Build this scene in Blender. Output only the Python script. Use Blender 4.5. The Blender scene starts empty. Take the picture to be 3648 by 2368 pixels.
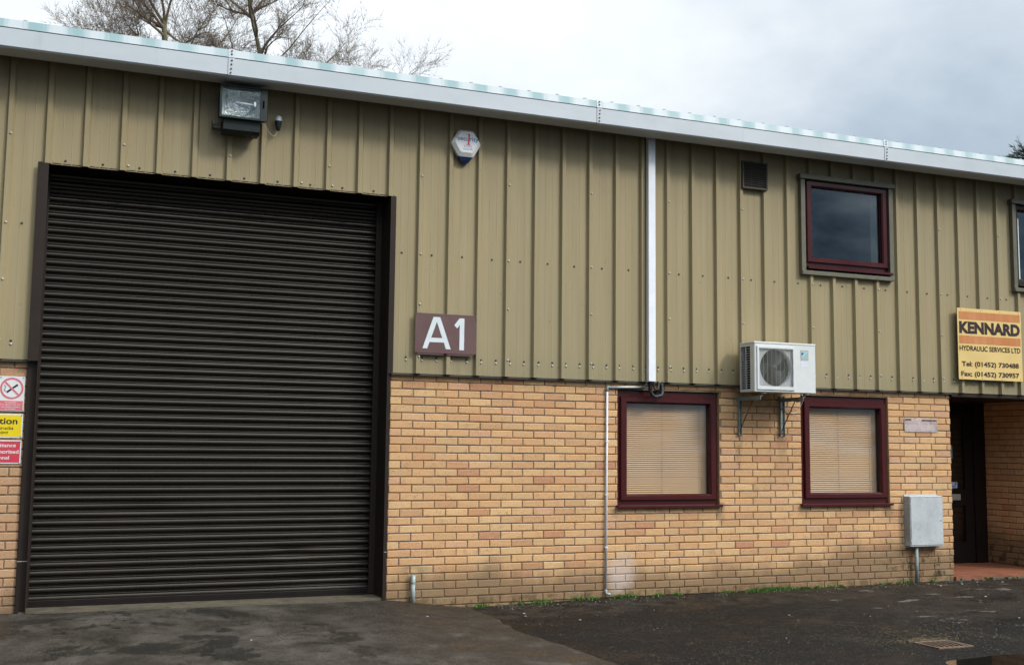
import bpy, bmesh, math, random
from mathutils import Vector, Matrix, noise
R = math.radians
random.seed(7)
sc = bpy.context.scene
col = sc.collection

# ------------------------------------------------------------------ camera
F_PX, YAW, PITCH, ROLL = 4014.34, 0.38519, 0.10129, 0.01058
CAM = Vector((-2.94612, -10.26721, 1.4868))
cam_d = bpy.data.cameras.new("camera")
cam = bpy.data.objects.new("camera", cam_d)
col.objects.link(cam)
fw = Vector((math.sin(YAW) * math.cos(PITCH), math.cos(YAW) * math.cos(PITCH), math.sin(PITCH)))
rt = Vector((math.cos(YAW), -math.sin(YAW), 0))
up = rt.cross(fw)
r2 = math.cos(ROLL) * rt + math.sin(ROLL) * up
u2 = -math.sin(ROLL) * rt + math.cos(ROLL) * up
M = Matrix((r2, u2, -fw)).transposed().to_4x4()
M.translation = CAM
cam.matrix_world = M
cam_d.sensor_width = 36.0
cam_d.lens = F_PX / 3648.0 * 36.0
cam_d.clip_start = 0.05
cam_d.clip_end = 2000
sc.camera = cam

# ------------------------------------------------------------------ colour management
sc.view_settings.view_transform = 'Standard'
sc.view_settings.look = 'None'
sc.view_settings.gamma = 1
sc.view_settings.exposure = 0.20

# ------------------------------------------------------------------ sun and overcast sky
SUN_DIR = Vector((0.50, -0.62, 0.62)).normalized()
SUN_EL = math.asin(SUN_DIR.z)
SUN_AZ = math.atan2(SUN_DIR.x, SUN_DIR.y)
sun_d = bpy.data.lights.new("sun", 'SUN')
sun_d.energy = 1.5
sun_d.angle = R(10)
sun_d.color = (1.0, 0.95, 0.88)
sun = bpy.data.objects.new("sun", sun_d)
sun.rotation_euler = (-SUN_DIR).to_track_quat('-Z', 'Y').to_euler()
sun.location = (0, -20, 20)
col.objects.link(sun)

world = bpy.data.worlds.new("World")
sc.world = world
world.use_nodes = True
wn, wl = world.node_tree.nodes, world.node_tree.links
wn.clear()


def wmath(op, a, b=None, c=None, clamp=False):
    n = wn.new('ShaderNodeMath'); n.operation = op; n.use_clamp = clamp
    for i, v in enumerate((a, b, c)):
        if v is None: continue
        if isinstance(v, (int, float)): n.inputs[i].default_value = v
        else: wl.new(v, n.inputs[i])
    return n.outputs[0]


def wdot(vec, d):
    n = wn.new('ShaderNodeVectorMath'); n.operation = 'DOT_PRODUCT'
    wl.new(vec, n.inputs[0]); n.inputs[1].default_value = Vector(d).normalized()
    return n.outputs['Value']


wout = wn.new('ShaderNodeOutputWorld'); bg = wn.new('ShaderNodeBackground')
sky = wn.new('ShaderNodeTexSky'); sky.sky_type = 'NISHITA'; sky.sun_disc = False
sky.sun_elevation = SUN_EL; sky.sun_rotation = SUN_AZ
sky.air_density = 1.2; sky.dust_density = 0.8
tc = wn.new('ShaderNodeTexCoord'); V = tc.outputs['Generated']
sep = wn.new('ShaderNodeSeparateXYZ'); wl.new(V, sep.inputs[0])
zc = wmath('MAXIMUM', sep.outputs['Z'], 0.0)
# cloud noise, flattened towards the horizon
div = wmath('ADD', zc, 0.22)
cx = wmath('DIVIDE', sep.outputs['X'], div); cy = wmath('DIVIDE', sep.outputs['Y'], div)
comb = wn.new('ShaderNodeCombineXYZ'); wl.new(cx, comb.inputs[0]); wl.new(cy, comb.inputs[1])
nz = wn.new('ShaderNodeTexNoise'); nz.inputs['Scale'].default_value = 1.5; nz.inputs['Detail'].default_value = 7
nz.inputs['Roughness'].default_value = 0.55; nz.inputs['Distortion'].default_value = 0.3
wl.new(comb.outputs[0], nz.inputs['Vector'])
cl = wmath('SUBTRACT', nz.outputs['Fac'], 0.52)
# bright break in the cloud over the roof, darker bank to the right, dark bank low behind the yard
br = wmath('POWER', wmath('MAXIMUM', wdot(V, (0.20, 0.92, 0.36)), 0.0), 14.0)
rightb = wmath('POWER', wmath('MAXIMUM', wdot(V, (0.80, 0.60, 0.22)), 0.0), 12.0)
lift = wn.new('ShaderNodeMapRange'); lift.interpolation_type = 'SMOOTHSTEP'
lift.inputs['From Min'].default_value = 0.22; lift.inputs['From Max'].default_value = 0.62
wl.new(zc, lift.inputs['Value'])
L = wmath('ADD', 0.60, wmath('MULTIPLY', br, 0.27))
L = wmath('SUBTRACT', L, wmath('MULTIPLY', rightb, 0.17))
glow = wmath('MULTIPLY', wmath('POWER', wmath('MAXIMUM', wdot(V, SUN_DIR), 0.0), 3.0), lift.outputs[0])
L = wmath('ADD', L, wmath('MULTIPLY', glow, 3.0))
L = wmath('ADD', L, wmath('MULTIPLY', wmath('POWER', zc, 1.6), 1.3))
bankz = wn.new('ShaderNodeMapRange'); bankz.interpolation_type = 'SMOOTHSTEP'
bankz.inputs['From Min'].default_value = 0.06; bankz.inputs['From Max'].default_value = 0.50
bankz.inputs['To Min'].default_value = 1.0; bankz.inputs['To Max'].default_value = 0.0
wl.new(zc, bankz.inputs['Value'])
by = wn.new('ShaderNodeMapRange'); by.interpolation_type = 'SMOOTHSTEP'
by.inputs['From Min'].default_value = -0.15; by.inputs['From Max'].default_value = 0.35
wl.new(wmath('MULTIPLY', sep.outputs['Y'], -1.0), by.inputs['Value'])
bank = wmath('MULTIPLY', bankz.outputs[0], by.outputs[0])
L = wmath('MULTIPLY', L, wmath('SUBTRACT', 1.0, wmath('MULTIPLY', bank, 0.42)))
nz2 = wn.new('ShaderNodeTexNoise'); nz2.inputs['Scale'].default_value = 5.5; nz2.inputs['Detail'].default_value = 6
wl.new(comb.outputs[0], nz2.inputs['Vector'])
cl2 = wmath('SUBTRACT', nz2.outputs['Fac'], 0.5)
L = wmath('MULTIPLY', L, wmath('ADD', 1.0, wmath('MULTIPLY', cl, wmath('ADD', 0.80, wmath('MULTIPLY', bank, 1.2)))))
L = wmath('MULTIPLY', L, wmath('ADD', 1.0, wmath('MULTIPLY', cl2, wmath('ADD', 0.22, wmath('MULTIPLY', bank, 3.4)))))
lx = wn.new('ShaderNodeMapRange'); lx.interpolation_type = 'SMOOTHSTEP'
lx.inputs['From Min'].default_value = 0.15; lx.inputs['From Max'].default_value = 0.75
wl.new(wmath('MULTIPLY', sep.outputs['X'], -1.0), lx.inputs['Value'])
L = wmath('MULTIPLY', L, wmath('SUBTRACT', 1.0, wmath('MULTIPLY', lx.outputs[0], 0.55)))
L = wmath('MAXIMUM', L, 0.04)
ctint = wn.new('ShaderNodeMix'); ctint.data_type = 'RGBA'
ctint.inputs['A'].default_value = (0.44, 0.70, 1.0, 1)
ctint.inputs['B'].default_value = (0.885, 0.945, 1.0, 1)
wl.new(wmath('MULTIPLY', wmath('SUBTRACT', L, 0.20), 1.45, clamp=True), ctint.inputs['Factor'])
vs = wn.new('ShaderNodeVectorMath'); vs.operation = 'SCALE'
wl.new(ctint.outputs['Result'], vs.inputs[0]); wl.new(wmath('MULTIPLY', L, 9.4), vs.inputs['Scale'])
ns = wn.new('ShaderNodeVectorMath'); ns.operation = 'SCALE'; ns.inputs['Scale'].default_value = 0.05
wl.new(sky.outputs[0], ns.inputs[0])
ad = wn.new('ShaderNodeVectorMath'); ad.operation = 'ADD'
wl.new(vs.outputs[0], ad.inputs[0]); wl.new(ns.outputs[0], ad.inputs[1])
wl.new(ad.outputs[0], bg.inputs['Color']); bg.inputs['Strength'].default_value = 0.1
wl.new(bg.outputs[0], wout.inputs['Surface'])

# ================================================================== materials


class Mat:
    """thin wrapper for building node materials"""
    def __init__(s, name, base=(0.5, 0.5, 0.5), rough=0.5, metal=0.0, spec=0.5):
        s.m = bpy.data.materials.new(name); s.m.use_nodes = True
        s.n, s.l = s.m.node_tree.nodes, s.m.node_tree.links
        s.b = s.n['Principled BSDF']
        s.b.inputs['Base Color'].default_value = (*base, 1)
        s.b.inputs['Roughness'].default_value = rough
        s.b.inputs['Metallic'].default_value = metal
        s.b.inputs['Specular IOR Level'].default_value = spec
        g = s.n.new('ShaderNodeNewGeometry'); s.pos = g.outputs['Position']

    def noise(s, scale, detail=4, rough=0.55, vec=None, stretch=None, out='Fac', dist=0.0):
        n = s.n.new('ShaderNodeTexNoise')
        n.inputs['Scale'].default_value = scale; n.inputs['Detail'].default_value = detail
        n.inputs['Roughness'].default_value = rough; n.inputs['Distortion'].default_value = dist
        v = vec or s.pos
        if stretch:
            m = s.n.new('ShaderNodeVectorMath'); m.operation = 'MULTIPLY'
            s.l.new(v, m.inputs[0]); m.inputs[1].default_value = stretch; v = m.outputs[0]
        s.l.new(v, n.inputs['Vector'])
        return n.outputs[out]

    def ramp(s, fac, stops, interp='LINEAR'):
        r = s.n.new('ShaderNodeValToRGB'); e = r.color_ramp.elements
        r.color_ramp.interpolation = interp
        while len(e) < len(stops): e.new(0.5)
        for i, (p, c) in enumerate(stops):
            e[i].position = p
            e[i].color = (*c, 1) if isinstance(c, tuple) else (c, c, c, 1)
        s.l.new(fac, r.inputs[0])
        return r.outputs[0]

    def math(s, op, a, b=None, clamp=False):
        n = s.n.new('ShaderNodeMath'); n.operation = op; n.use_clamp = clamp
        for i, v in enumerate((a, b)):
            if v is None: continue
            if isinstance(v, (int, float)): n.inputs[i].default_value = v
            else: s.l.new(v, n.inputs[i])
        return n.outputs[0]

    def mix(s, f, a, b, mode='MIX'):
        n = s.n.new('ShaderNodeMix'); n.data_type = 'RGBA'; n.blend_type = mode
        for k, v in (('Factor', f), ('A', a), ('B', b)):
            if isinstance(v, (int, float)): n.inputs[k].default_value = v if k == 'Factor' else (v, v, v, 1)
            elif isinstance(v, tuple): n.inputs[k].default_value = (*v, 1)
            else: s.l.new(v, n.inputs[k])
        return n.outputs['Result']

    def xyz(s):
        n = s.n.new('ShaderNodeSeparateXYZ'); s.l.new(s.pos, n.inputs[0]); return n.outputs

    def smooth(s, v, a, b):
        n = s.n.new('ShaderNodeMapRange'); n.interpolation_type = 'SMOOTHSTEP'
        s.l.new(v, n.inputs['Value'])
        n.inputs['From Min'].default_value = a; n.inputs['From Max'].default_value = b
        return n.outputs[0]

    def color(s, v): s.l.new(v, s.b.inputs['Base Color'])
    def rough(s, v): s.l.new(v, s.b.inputs['Roughness'])

    def bump(s, h, strength=0.3, dist=0.01):
        n = s.n.new('ShaderNodeBump'); n.inputs['Strength'].default_value = strength
        n.inputs['Distance'].default_value = dist
        s.l.new(h, n.inputs['Height']); s.l.new(n.outputs[0], s.b.inputs['Normal'])


MT = {}


def plain(name, base, rough=0.5, metal=0.0, var=0.12, scale=9.0, spec=0.5, bump=0.0, grime=0.0):
    m = Mat(name, base, rough, metal, spec)
    f = m.noise(scale, 6, 0.6)
    lo = tuple(c * (1 - var) for c in base); hi = tuple(min(1, c * (1 + var)) for c in base)
    c = m.ramp(f, [(0.3, lo), (0.7, hi)])
    if grime:
        g = m.noise(3.0, 8, 0.7, stretch=(1.0, 1.0, 0.35))
        c = m.mix(m.math('MULTIPLY', m.smooth(g, 0.5, 0.75), grime), c, tuple(x * 0.35 for x in base))
    m.color(c)
    m.rough(m.ramp(m.noise(scale * 2, 3), [(0.3, max(0.02, rough - 0.07)), (0.7, min(1, rough + 0.07))]))
    if bump: m.bump(m.noise(scale * 12, 3), bump, 0.002)
    MT[name] = m.m
    return m.m


# --- brick: one random value pair per brick comes in as a colour attribute
def brick_mat():
    m = Mat('brick', rough=0.9, spec=0.25)
    at = m.n.new('ShaderNodeAttribute'); at.attribute_name = 'bc'
    s = m.n.new('ShaderNodeSeparateColor'); m.l.new(at.outputs['Color'], s.inputs[0])
    base = m.ramp(s.outputs[0], [(0.0, (0.470, 0.215, 0.115)), (0.3, (0.58, 0.318, 0.154)),
                                 (0.65, (0.625, 0.370, 0.178)), (0.9, (0.665, 0.425, 0.208)), (1.0, (0.60, 0.335, 0.195))])
    # burnt / bleached patches inside a brick
    n1 = m.noise(11, 5, 0.6)
    base = m.mix(m.math('MULTIPLY', m.smooth(n1, 0.52, 0.7), 0.55), base, (0.47, 0.235, 0.125))
    leftm = m.math('SUBTRACT', 1.0, m.smooth(m.xyz()[0], -3.2, -2.6))
    base = m.mix(m.math('MULTIPLY', leftm, 0.6), base, (0.36, 0.215, 0.135))
    n2 = m.noise(170, 3, 0.7)
    base = m.mix(m.math('MULTIPLY', m.smooth(n2, 0.5, 0.66), 0.6), base, (0.74, 0.54, 0.31))
    n3 = m.noise(85, 3, 0.6)
    base = m.mix(m.math('MULTIPLY', m.smooth(n3, 0.60, 0.68), 0.7), base, (0.20, 0.10, 0.05))
    base = m.mix(m.math('MULTIPLY', s.outputs[1], 0.22), base, (0.25, 0.17, 0.10))
    c = stains_and_shade(m, base, 1.0)
    m.color(c)
    m.bump(m.mix(0.5, m.noise(60, 4, 0.7), m.noise(220, 2)), 0.7, 0.006)
    MT['brick'] = m.m


def stains_and_shade(m, base, k):
    """damp band at the foot of the wall, moss by the cabinet, run-off under the brackets, painted shade under the outdoor unit and sills, lime bloom by the pipe"""
    o = m.xyz(); X, Y, Z = o[0], o[1], o[2]
    wob = m.noise(1.6, 6, 0.65, stretch=(1, 1, 0.5))
    lim = m.math('ADD', m.math('MULTIPLY', wob, 0.62), m.math('MULTIPLY', m.smooth(X, 3.5, 6.8), 0.20))
    d = m.math('SUBTRACT', Z, lim)
    damp = m.math('SUBTRACT', 1.0, m.smooth(d, -0.18, 0.10))
    c = m.mix(m.math('MULTIPLY', damp, 0.76 * k), base, (0.165, 0.112, 0.064))
    # moss
    rr = m.math('MULTIPLY', m.smooth(X, 5.4, 6.2), m.math('SUBTRACT', 1.0, m.smooth(Z, 0.2, 0.5)))
    mo = m.smooth(m.noise(7, 6, 0.75), 0.50, 0.62)
    c = m.mix(m.math('MULTIPLY', m.math('MULTIPLY', rr, mo), 0.8 * k), c, (0.035, 0.026, 0.014))
    # moss line low down everywhere
    low = m.math('SUBTRACT', 1.0, m.smooth(Z, 0.02, 0.12))
    c = m.mix(m.math('MULTIPLY', low, m.math('MULTIPLY', m.smooth(m.noise(9, 5, 0.7), 0.42, 0.6), 0.65)), c, (0.06, 0.05, 0.02))
    # run-off below brackets and sill ends, painted shade below outdoor unit and sills
    for x0, w, zt, zb, a in ((3.835, 0.05, 1.66, 1.15, 0.55), (4.385, 0.07, 1.66, 1.25, 0.55), (4.05, 0.42, 2.2, 1.75, 0.65),
                             (2.38, 0.10, 0.92, 0.72, 0.7), (3.60, 0.06, 0.92, 0.66, 0.75), (2.98, 0.62, 0.90, 0.78, 0.6),
                             (4.66, 0.08, 0.92, 0.74, 0.6), (5.80, 0.10, 0.92, 0.66, 0.7), (5.23, 0.6, 0.90, 0.80, 0.5),
                             (0.25, 0.16, 0.36, 0.0, 0.6)):
        dx = m.math('ABSOLUTE', m.math('SUBTRACT', X, x0))
        a1 = m.math('SUBTRACT', 1.0, m.smooth(dx, w * 0.4, w * 1.25))
        a2 = m.math('MULTIPLY', m.smooth(Z, zb, zb + (zt - zb) * 0.8), m.math('SUBTRACT', 1.0, m.smooth(Z, zt, zt + 0.02)))
        f = m.math('MULTIPLY', m.math('MULTIPLY', a1, a2), a * k)
        c = m.mix(m.math('MULTIPLY', f, m.smooth(m.noise(14, 5), 0.25, 0.6)), c, (0.20, 0.15, 0.085))
    # lime bloom right of the waste pipe
    dx = m.math('ABSOLUTE', m.math('SUBTRACT', X, 2.42)); dz = m.math('ABSOLUTE', m.math('SUBTRACT', Z, 0.24))
    dd = m.math('ADD', m.math('POWER', m.math('MULTIPLY', dx, 5.2), 2.0), m.math('POWER', m.math('MULTIPLY', dz, 4.4), 2.0))
    dd = m.math('ADD', dd, m.math('MULTIPLY', m.noise(6, 6, 0.7), 2.2))
    f = m.math('SUBTRACT', 1.0, m.smooth(dd, 1.0, 2.3))
    c = m.mix(m.math('MULTIPLY', f, m.math('MULTIPLY', m.smooth(X, 2.24, 2.27), 0.75)), c, (0.56, 0.46, 0.40))
    return c


brick_mat()
mm = Mat('mortar', rough=0.95, spec=0.2)
mc = mm.ramp(mm.noise(60, 5), [(0.3, (0.165, 0.122, 0.078)), (0.7, (0.255, 0.190, 0.128))])
mm.color(stains_and_shade(mm, mc, 0.8)); mm.bump(mm.noise(90, 4), 0.6, 0.004); MT['mortar'] = mm.m

# --- cladding: stucco-embossed plastisol, faintly streaked
m = Mat('cladding', rough=0.55, spec=0.35)
v = m.noise(2.0, 5, 0.6, stretch=(6.0, 1, 0.25))
c = m.ramp(v, [(0.3, (0.310, 0.246, 0.130)), (0.7, (0.372, 0.298, 0.161))])
c = m.mix(m.math('MULTIPLY', m.noise(320, 2, 0.6), 0.35), c, (0.215, 0.178, 0.10))
spot = m.smooth(m.noise(34, 3, 0.5), 0.735, 0.76)
c = m.mix(m.math('MULTIPLY', spot, 0.7), c, (0.08, 0.07, 0.05))
c = m.mix(m.math('MULTIPLY', m.math('SUBTRACT', 1.0, m.smooth(m.xyz()[2], 2.15, 2.55)), 0.22), c, (0.17, 0.17, 0.11))
wash = m.noise(1.0, 4, 0.6, stretch=(9.0, 1, 0.5))
c = m.mix(m.math('MULTIPLY', m.smooth(wash, 0.55, 0.75), m.math('MULTIPLY', m.smooth(m.xyz()[2], 3.4, 4.8), 0.35)), c, (0.15, 0.135, 0.09))
c = m.mix(m.math('MULTIPLY', m.smooth(m.noise(0.45, 4), 0.4, 0.7), 0.22), c, (0.25, 0.225, 0.155))
m.color(c); m.bump(m.noise(260, 3), 0.35, 0.002); MT['cladding'] = m.m

# --- gutter: chalky white-grey coated steel
m = Mat('gutter_white', rough=0.45)
c = m.ramp(m.noise(1.3, 6, 0.6, stretch=(1.2, 1, 3)), [(0.3, (0.46, 0.50, 0.525)), (0.7, (0.54, 0.575, 0.60))])
c = m.mix(m.math('MULTIPLY', m.smooth(m.noise(5, 6, 0.7, stretch=(1, 1, 0.2)), 0.55, 0.8), 0.35), c, (0.34, 0.36, 0.37))
m.color(c); MT['gutter_white'] = m.m

# --- eaves flashing: green with paler streaks repeating at the sheet pitch
m = Mat('eaves_green', rough=0.5)
o = m.xyz()
w = m.math('ADD', m.math('MULTIPLY', o[0], 1 / 0.3019), m.math('MULTIPLY', m.noise(1.1, 3, stretch=(1, 0, 0)), 0.35))
fr = m.math('FRACT', w)
tri = m.math('ABSOLUTE', m.math('SUBTRACT', fr, 0.5))
fine = m.noise(30, 4, 0.7, stretch=(1, 0.2, 0.06))
t = m.math('ADD', tri, m.math('MULTIPLY', m.math('SUBTRACT', fine, 0.5), 0.42))
c = m.mix(m.smooth(t, 0.08, 0.40), (0.24, 0.38, 0.395), (0.52, 0.575, 0.59))
c = m.mix(m.math('MULTIPLY', m.smooth(m.noise(0.8, 3), 0.45, 0.65), 0.5), c, (0.52, 0.60, 0.61))
m.color(c); MT['eaves_green'] = m.m

plain('roof_sheet', (0.30, 0.34, 0.34), 0.6)
plain('dark_soffit', (0.055, 0.055, 0.05), 0.8)
plain('trim_brown', (0.026, 0.0175, 0.013), 0.5, var=0.1, grime=0.2, spec=0.22)
plain('trim_olive', (0.115, 0.105, 0.070), 0.5, var=0.15)
plain('door_frame_dark', (0.012, 0.0085, 0.0075), 0.45, spec=0.2)
plain('upvc_maroon', (0.058, 0.0090, 0.0090), 0.20, var=0.03, scale=1.5, spec=0.42)
plain('gasket_black', (0.012, 0.012, 0.012), 0.6)
plain('dark_room', (0.06, 0.065, 0.07), 0.9)
plain('reveal_white', (0.34, 0.37, 0.36), 0.6)
plain('blind_cream', (0.56, 0.335, 0.160), 0.55, var=0.06, scale=4)
plain('cord_dark', (0.16, 0.12, 0.08), 0.8)
plain('pvc_white', (0.80, 0.82, 0.84), 0.35, var=0.05)
plain('pvc_waste', (0.62, 0.63, 0.64), 0.4, var=0.12, scale=6, grime=0.15)
plain('pvc_grey', (0.27, 0.31, 0.30), 0.5, var=0.2)
plain('hose_black', (0.012, 0.013, 0.014), 0.55)
plain('casing_cream', (0.64, 0.655, 0.63), 0.4, var=0.04, grime=0.08)
plain('casing_shell', (0.55, 0.57, 0.59), 0.45, var=0.05, grime=0.15)
plain('fin_metal', (0.18, 0.20, 0.21), 0.5, metal=0.4)
plain('fan_plastic', (0.020, 0.032, 0.034), 0.4)
plain('wire_cream', (0.50, 0.49, 0.42), 0.5)
plain('badge_grey', (0.40, 0.42, 0.39), 0.5, var=0.05)
plain('badge_blue', (0.30, 0.58, 0.68), 0.4)
plain('badge_navy', (0.008, 0.012, 0.022), 0.4)
plain('paper_white', (0.68, 0.70, 0.74), 0.6, var=0.05)
plain('galvanised', (0.26, 0.30, 0.28), 0.5, metal=0.3, var=0.3, scale=14, grime=0.8)
plain('rust', (0.16, 0.045, 0.018), 0.9, var=0.4, scale=40)
plain('screw_steel', (0.46, 0.45, 0.40), 0.4, metal=0.2)
plain('screw_dark', (0.060, 0.052, 0.045), 0.5)
plain('sign_maroon', (0.130, 0.072, 0.066), 0.33, var=0.06, scale=4)
plain('sign_letter', (0.64, 0.69, 0.70), 0.4, var=0.04)
plain('sign_cream', (0.70, 0.50, 0.185), 0.4, var=0.05, scale=3)
m = Mat('sign_orange', rough=0.4)
c = m.ramp(m.noise(3.5, 4, 0.6, stretch=(2.0, 1, 0.3)), [(0.35, (0.50, 0.165, 0.045)), (0.72, (0.60, 0.275, 0.105))])
m.color(c); MT['sign_orange'] = m.m
plain('ink_dark', (0.030, 0.012, 0.012), 0.4)
plain('ink_black', (0.010, 0.010, 0.010), 0.45)
plain('sign_white', (0.70, 0.70, 0.69), 0.35, var=0.04)
plain('sign_red_faded', (0.62, 0.16, 0.18), 0.4, var=0.08)
plain('sign_red', (0.56, 0.045, 0.07), 0.4, var=0.06)
plain('sign_yellow', (0.74, 0.56, 0.008), 0.4, var=0.05)
plain('bell_white', (0.70, 0.71, 0.69), 0.4, var=0.04, grime=0.1)
plain('bell_blue', (0.012, 0.022, 0.075), 0.25)
plain('logo_blue', (0.030, 0.130, 0.42), 0.4)
plain('logo_red', (0.62, 0.045, 0.10), 0.4)
plain('logo_purple', (0.13, 0.09, 0.36), 0.4)
plain('lamp_body', (0.018, 0.026, 0.024), 0.5, grime=0.3, spec=0.3)
plain('lamp_edge', (0.11, 0.12, 0.115), 0.45)
m = Mat('reflector', (0.58, 0.63, 0.63), 0.25, 0.75)
m.bump(m.noise(26, 3, 0.5), 1.0, 0.03); MT['reflector'] = m.m
plain('sensor_dome', (0.50, 0.53, 0.58), 0.35)
plain('cable_cream', (0.46, 0.42, 0.30), 0.6)
plain('vent_black', (0.040, 0.033, 0.023), 0.6)
plain('vent_dark', (0.006, 0.006, 0.005), 0.8)
m = Mat('cabinet_grp', rough=0.55)
c = m.ramp(m.noise(5, 6, 0.65), [(0.3, (0.40, 0.42, 0.43)), (0.7, (0.55, 0.57, 0.58))])
sp = m.smooth(m.noise(70, 4, 0.75), 0.56, 0.70)
lowz = m.math('SUBTRACT', 1.0, m.smooth(m.xyz()[2], 0.42, 0.80))
c = m.mix(m.math('MULTIPLY', sp, m.math('ADD', 0.40, m.math('MULTIPLY', lowz, 0.6))), c, (0.07, 0.07, 0.055))
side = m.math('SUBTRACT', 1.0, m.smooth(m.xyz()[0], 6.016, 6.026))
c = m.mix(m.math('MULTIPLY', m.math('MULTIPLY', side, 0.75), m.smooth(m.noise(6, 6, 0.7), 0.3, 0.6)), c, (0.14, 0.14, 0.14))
m.color(c); m.bump(m.noise(120, 3), 0.3, 0.002); MT['cabinet_grp'] = m.m
m = Mat('quarry_tile', rough=0.6)
o = m.xyz()
c = m.ramp(m.noise(4, 8, 0.7), [(0.3, (0.16, 0.055, 0.028)), (0.7, (0.29, 0.105, 0.052))])
m.color(c); MT['quarry_tile'] = m.m
plain('notice_green', (0.40, 0.74, 0.62), 0.6)
plain('notice_blue', (0.45, 0.56, 0.74), 0.6)
plain('plate_steel', (0.42, 0.40, 0.36), 0.4, metal=0.3)

# clear acrylic plate with cloudy wear
m = Mat('acrylic', (0.75, 0.70, 0.74), 0.3)
m.l.new(m.ramp(m.noise(9, 5), [(0.3, 0.16), (0.75, 0.46)]), m.b.inputs['Alpha']); MT['acrylic'] = m.m


def glass(name, tint, ior, rough=0.0):
    m = Mat(name)
    g = m.n.new('ShaderNodeBsdfGlossy'); g.inputs['Roughness'].default_value = rough
    g.inputs['Color'].default_value = (0.82, 0.93, 1.0, 1)
    t = m.n.new('ShaderNodeBsdfTransparent'); t.inputs['Color'].default_value = (*tint, 1)
    f = m.n.new('ShaderNodeFresnel'); gg = m.n.new('ShaderNodeNewGeometry'); mr = m.n.new('ShaderNodeMapRange')
    m.l.new(gg.outputs['Backfacing'], mr.inputs['Value']); mr.inputs['To Min'].default_value = ior; mr.inputs['To Max'].default_value = 1 / ior
    m.l.new(mr.outputs[0], f.inputs['IOR'])
    mx = m.n.new('ShaderNodeMixShader')
    m.l.new(f.outputs[0], mx.inputs[0]); m.l.new(t.outputs[0], mx.inputs[1]); m.l.new(g.outputs[0], mx.inputs[2])
    m.l.new(mx.outputs[0], m.n['Material Output'].inputs['Surface'])
    MT[name] = m.m


glass('pane_glass', (0.97, 0.985, 0.98), 2.05)
glass('lamp_glass', (0.97, 0.99, 0.99), 1.42)

# --- asphalt
m = Mat('asphalt', rough=0.6, spec=0.10)
o = m.xyz()
c = m.ramp(m.noise(1.3, 10, 0.72, dist=0.3), [(0.34, (0.0050, 0.0049, 0.0050)), (0.52, (0.0080, 0.0076, 0.0070)), (0.70, (0.024, 0.019, 0.014))])
# paler gritty strip along the foot of the wall
strip = m.math('MULTIPLY', m.smooth(m.math('ADD', o[1], m.math('MULTIPLY', m.noise(1.4, 5), 0.6)), -0.75, -0.35), m.smooth(m.noise(4.5, 9, 0.78), 0.40, 0.60))
c = m.mix(m.math('MULTIPLY', strip, 0.6), c, (0.050, 0.042, 0.031))
# worn brown ground towards the entrance, with pale patches where the surface dressing has gone
rightm = m.smooth(o[0], 3.6, 5.0)
zone = m.math('MULTIPLY', rightm, m.smooth(m.math('ADD', o[1], m.math('MULTIPLY', m.noise(0.9, 4), 0.8)), -2.3, -1.7))
c = m.mix(m.math('MULTIPLY', zone, m.math('MULTIPLY', m.smooth(m.noise(2.6, 9, 0.75), 0.36, 0.58), 0.7)), c, (0.036, 0.027, 0.020))
wr = m.smooth(m.noise(2.1, 7, 0.7, stretch=(0.8, 1.6, 1)), 0.600, 0.640)
c = m.mix(m.math('MULTIPLY', m.math('MULTIPLY', wr, m.smooth(o[0], 3.9, 4.4)), 0.85), c, (0.150, 0.130, 0.112))
# grit
vo = m.n.new('ShaderNodeTexVoronoi'); vo.inputs['Scale'].default_value = 62; m.l.new(m.pos, vo.inputs['Vector'])
sc_ = m.n.new('ShaderNodeSeparateColor'); m.l.new(vo.outputs['Color'], sc_.inputs[0])
stone = m.math('MULTIPLY', m.math('SUBTRACT', 1.0, m.smooth(vo.outputs['Distance'], 0.25, 0.40)), m.smooth(sc_.outputs[0], 0.80, 0.86))
dens = m.math('ADD', 0.28, m.math('MULTIPLY', m.smooth(m.noise(2.0, 5), 0.4, 0.65), 0.5))
c = m.mix(m.math('MULTIPLY', stone, dens), c, (0.20, 0.17, 0.12))
m.color(c)
m.rough(m.ramp(m.noise(1.3, 8, 0.7, dist=0.3), [(0.36, 0.36), (0.6, 0.8)]))
m.bump(m.mix(0.4, m.noise(55, 5, 0.75), vo.outputs['Distance']), 1.0, 0.010)
MT['asphalt'] = m.m

# --- concrete apron
m = Mat('concrete', rough=0.7, spec=0.16)
o = m.xyz()
c = m.ramp(m.noise(1.9, 12, 0.74, dist=0.25), [(0.36, (0.022, 0.018, 0.013)), (0.48, (0.043, 0.036, 0.028)), (0.60, (0.078, 0.067, 0.055)), (0.72, (0.118, 0.104, 0.088))])
st = m.smooth(m.noise(1.5, 8, 0.66, dist=0.35), 0.545, 0.585)
c = m.mix(m.math('MULTIPLY', st, 0.80), c, (0.019, 0.018, 0.015))
sp2 = m.smooth(m.noise(7.0, 6, 0.65), 0.615, 0.66)
c = m.mix(m.math('MULTIPLY', sp2, 0.65), c, (0.024, 0.020, 0.016))
ed = m.math('MULTIPLY', m.smooth(o[0], -1.1, 0.1), m.smooth(m.noise(1.7, 8, 0.7), 0.38, 0.54))
c = m.mix(m.math('MULTIPLY', ed, 0.82), c, (0.030, 0.022, 0.015))
grit = m.smooth(m.noise(58, 3, 0.6), 0.60, 0.66)
c = m.mix(m.math('MULTIPLY', grit, 0.40), c, (0.20, 0.18, 0.15))
grit2 = m.smooth(m.noise(44, 3, 0.6), 0.60, 0.66)
c = m.mix(m.math('MULTIPLY', grit2, 0.45), c, (0.018, 0.015, 0.012))
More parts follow.
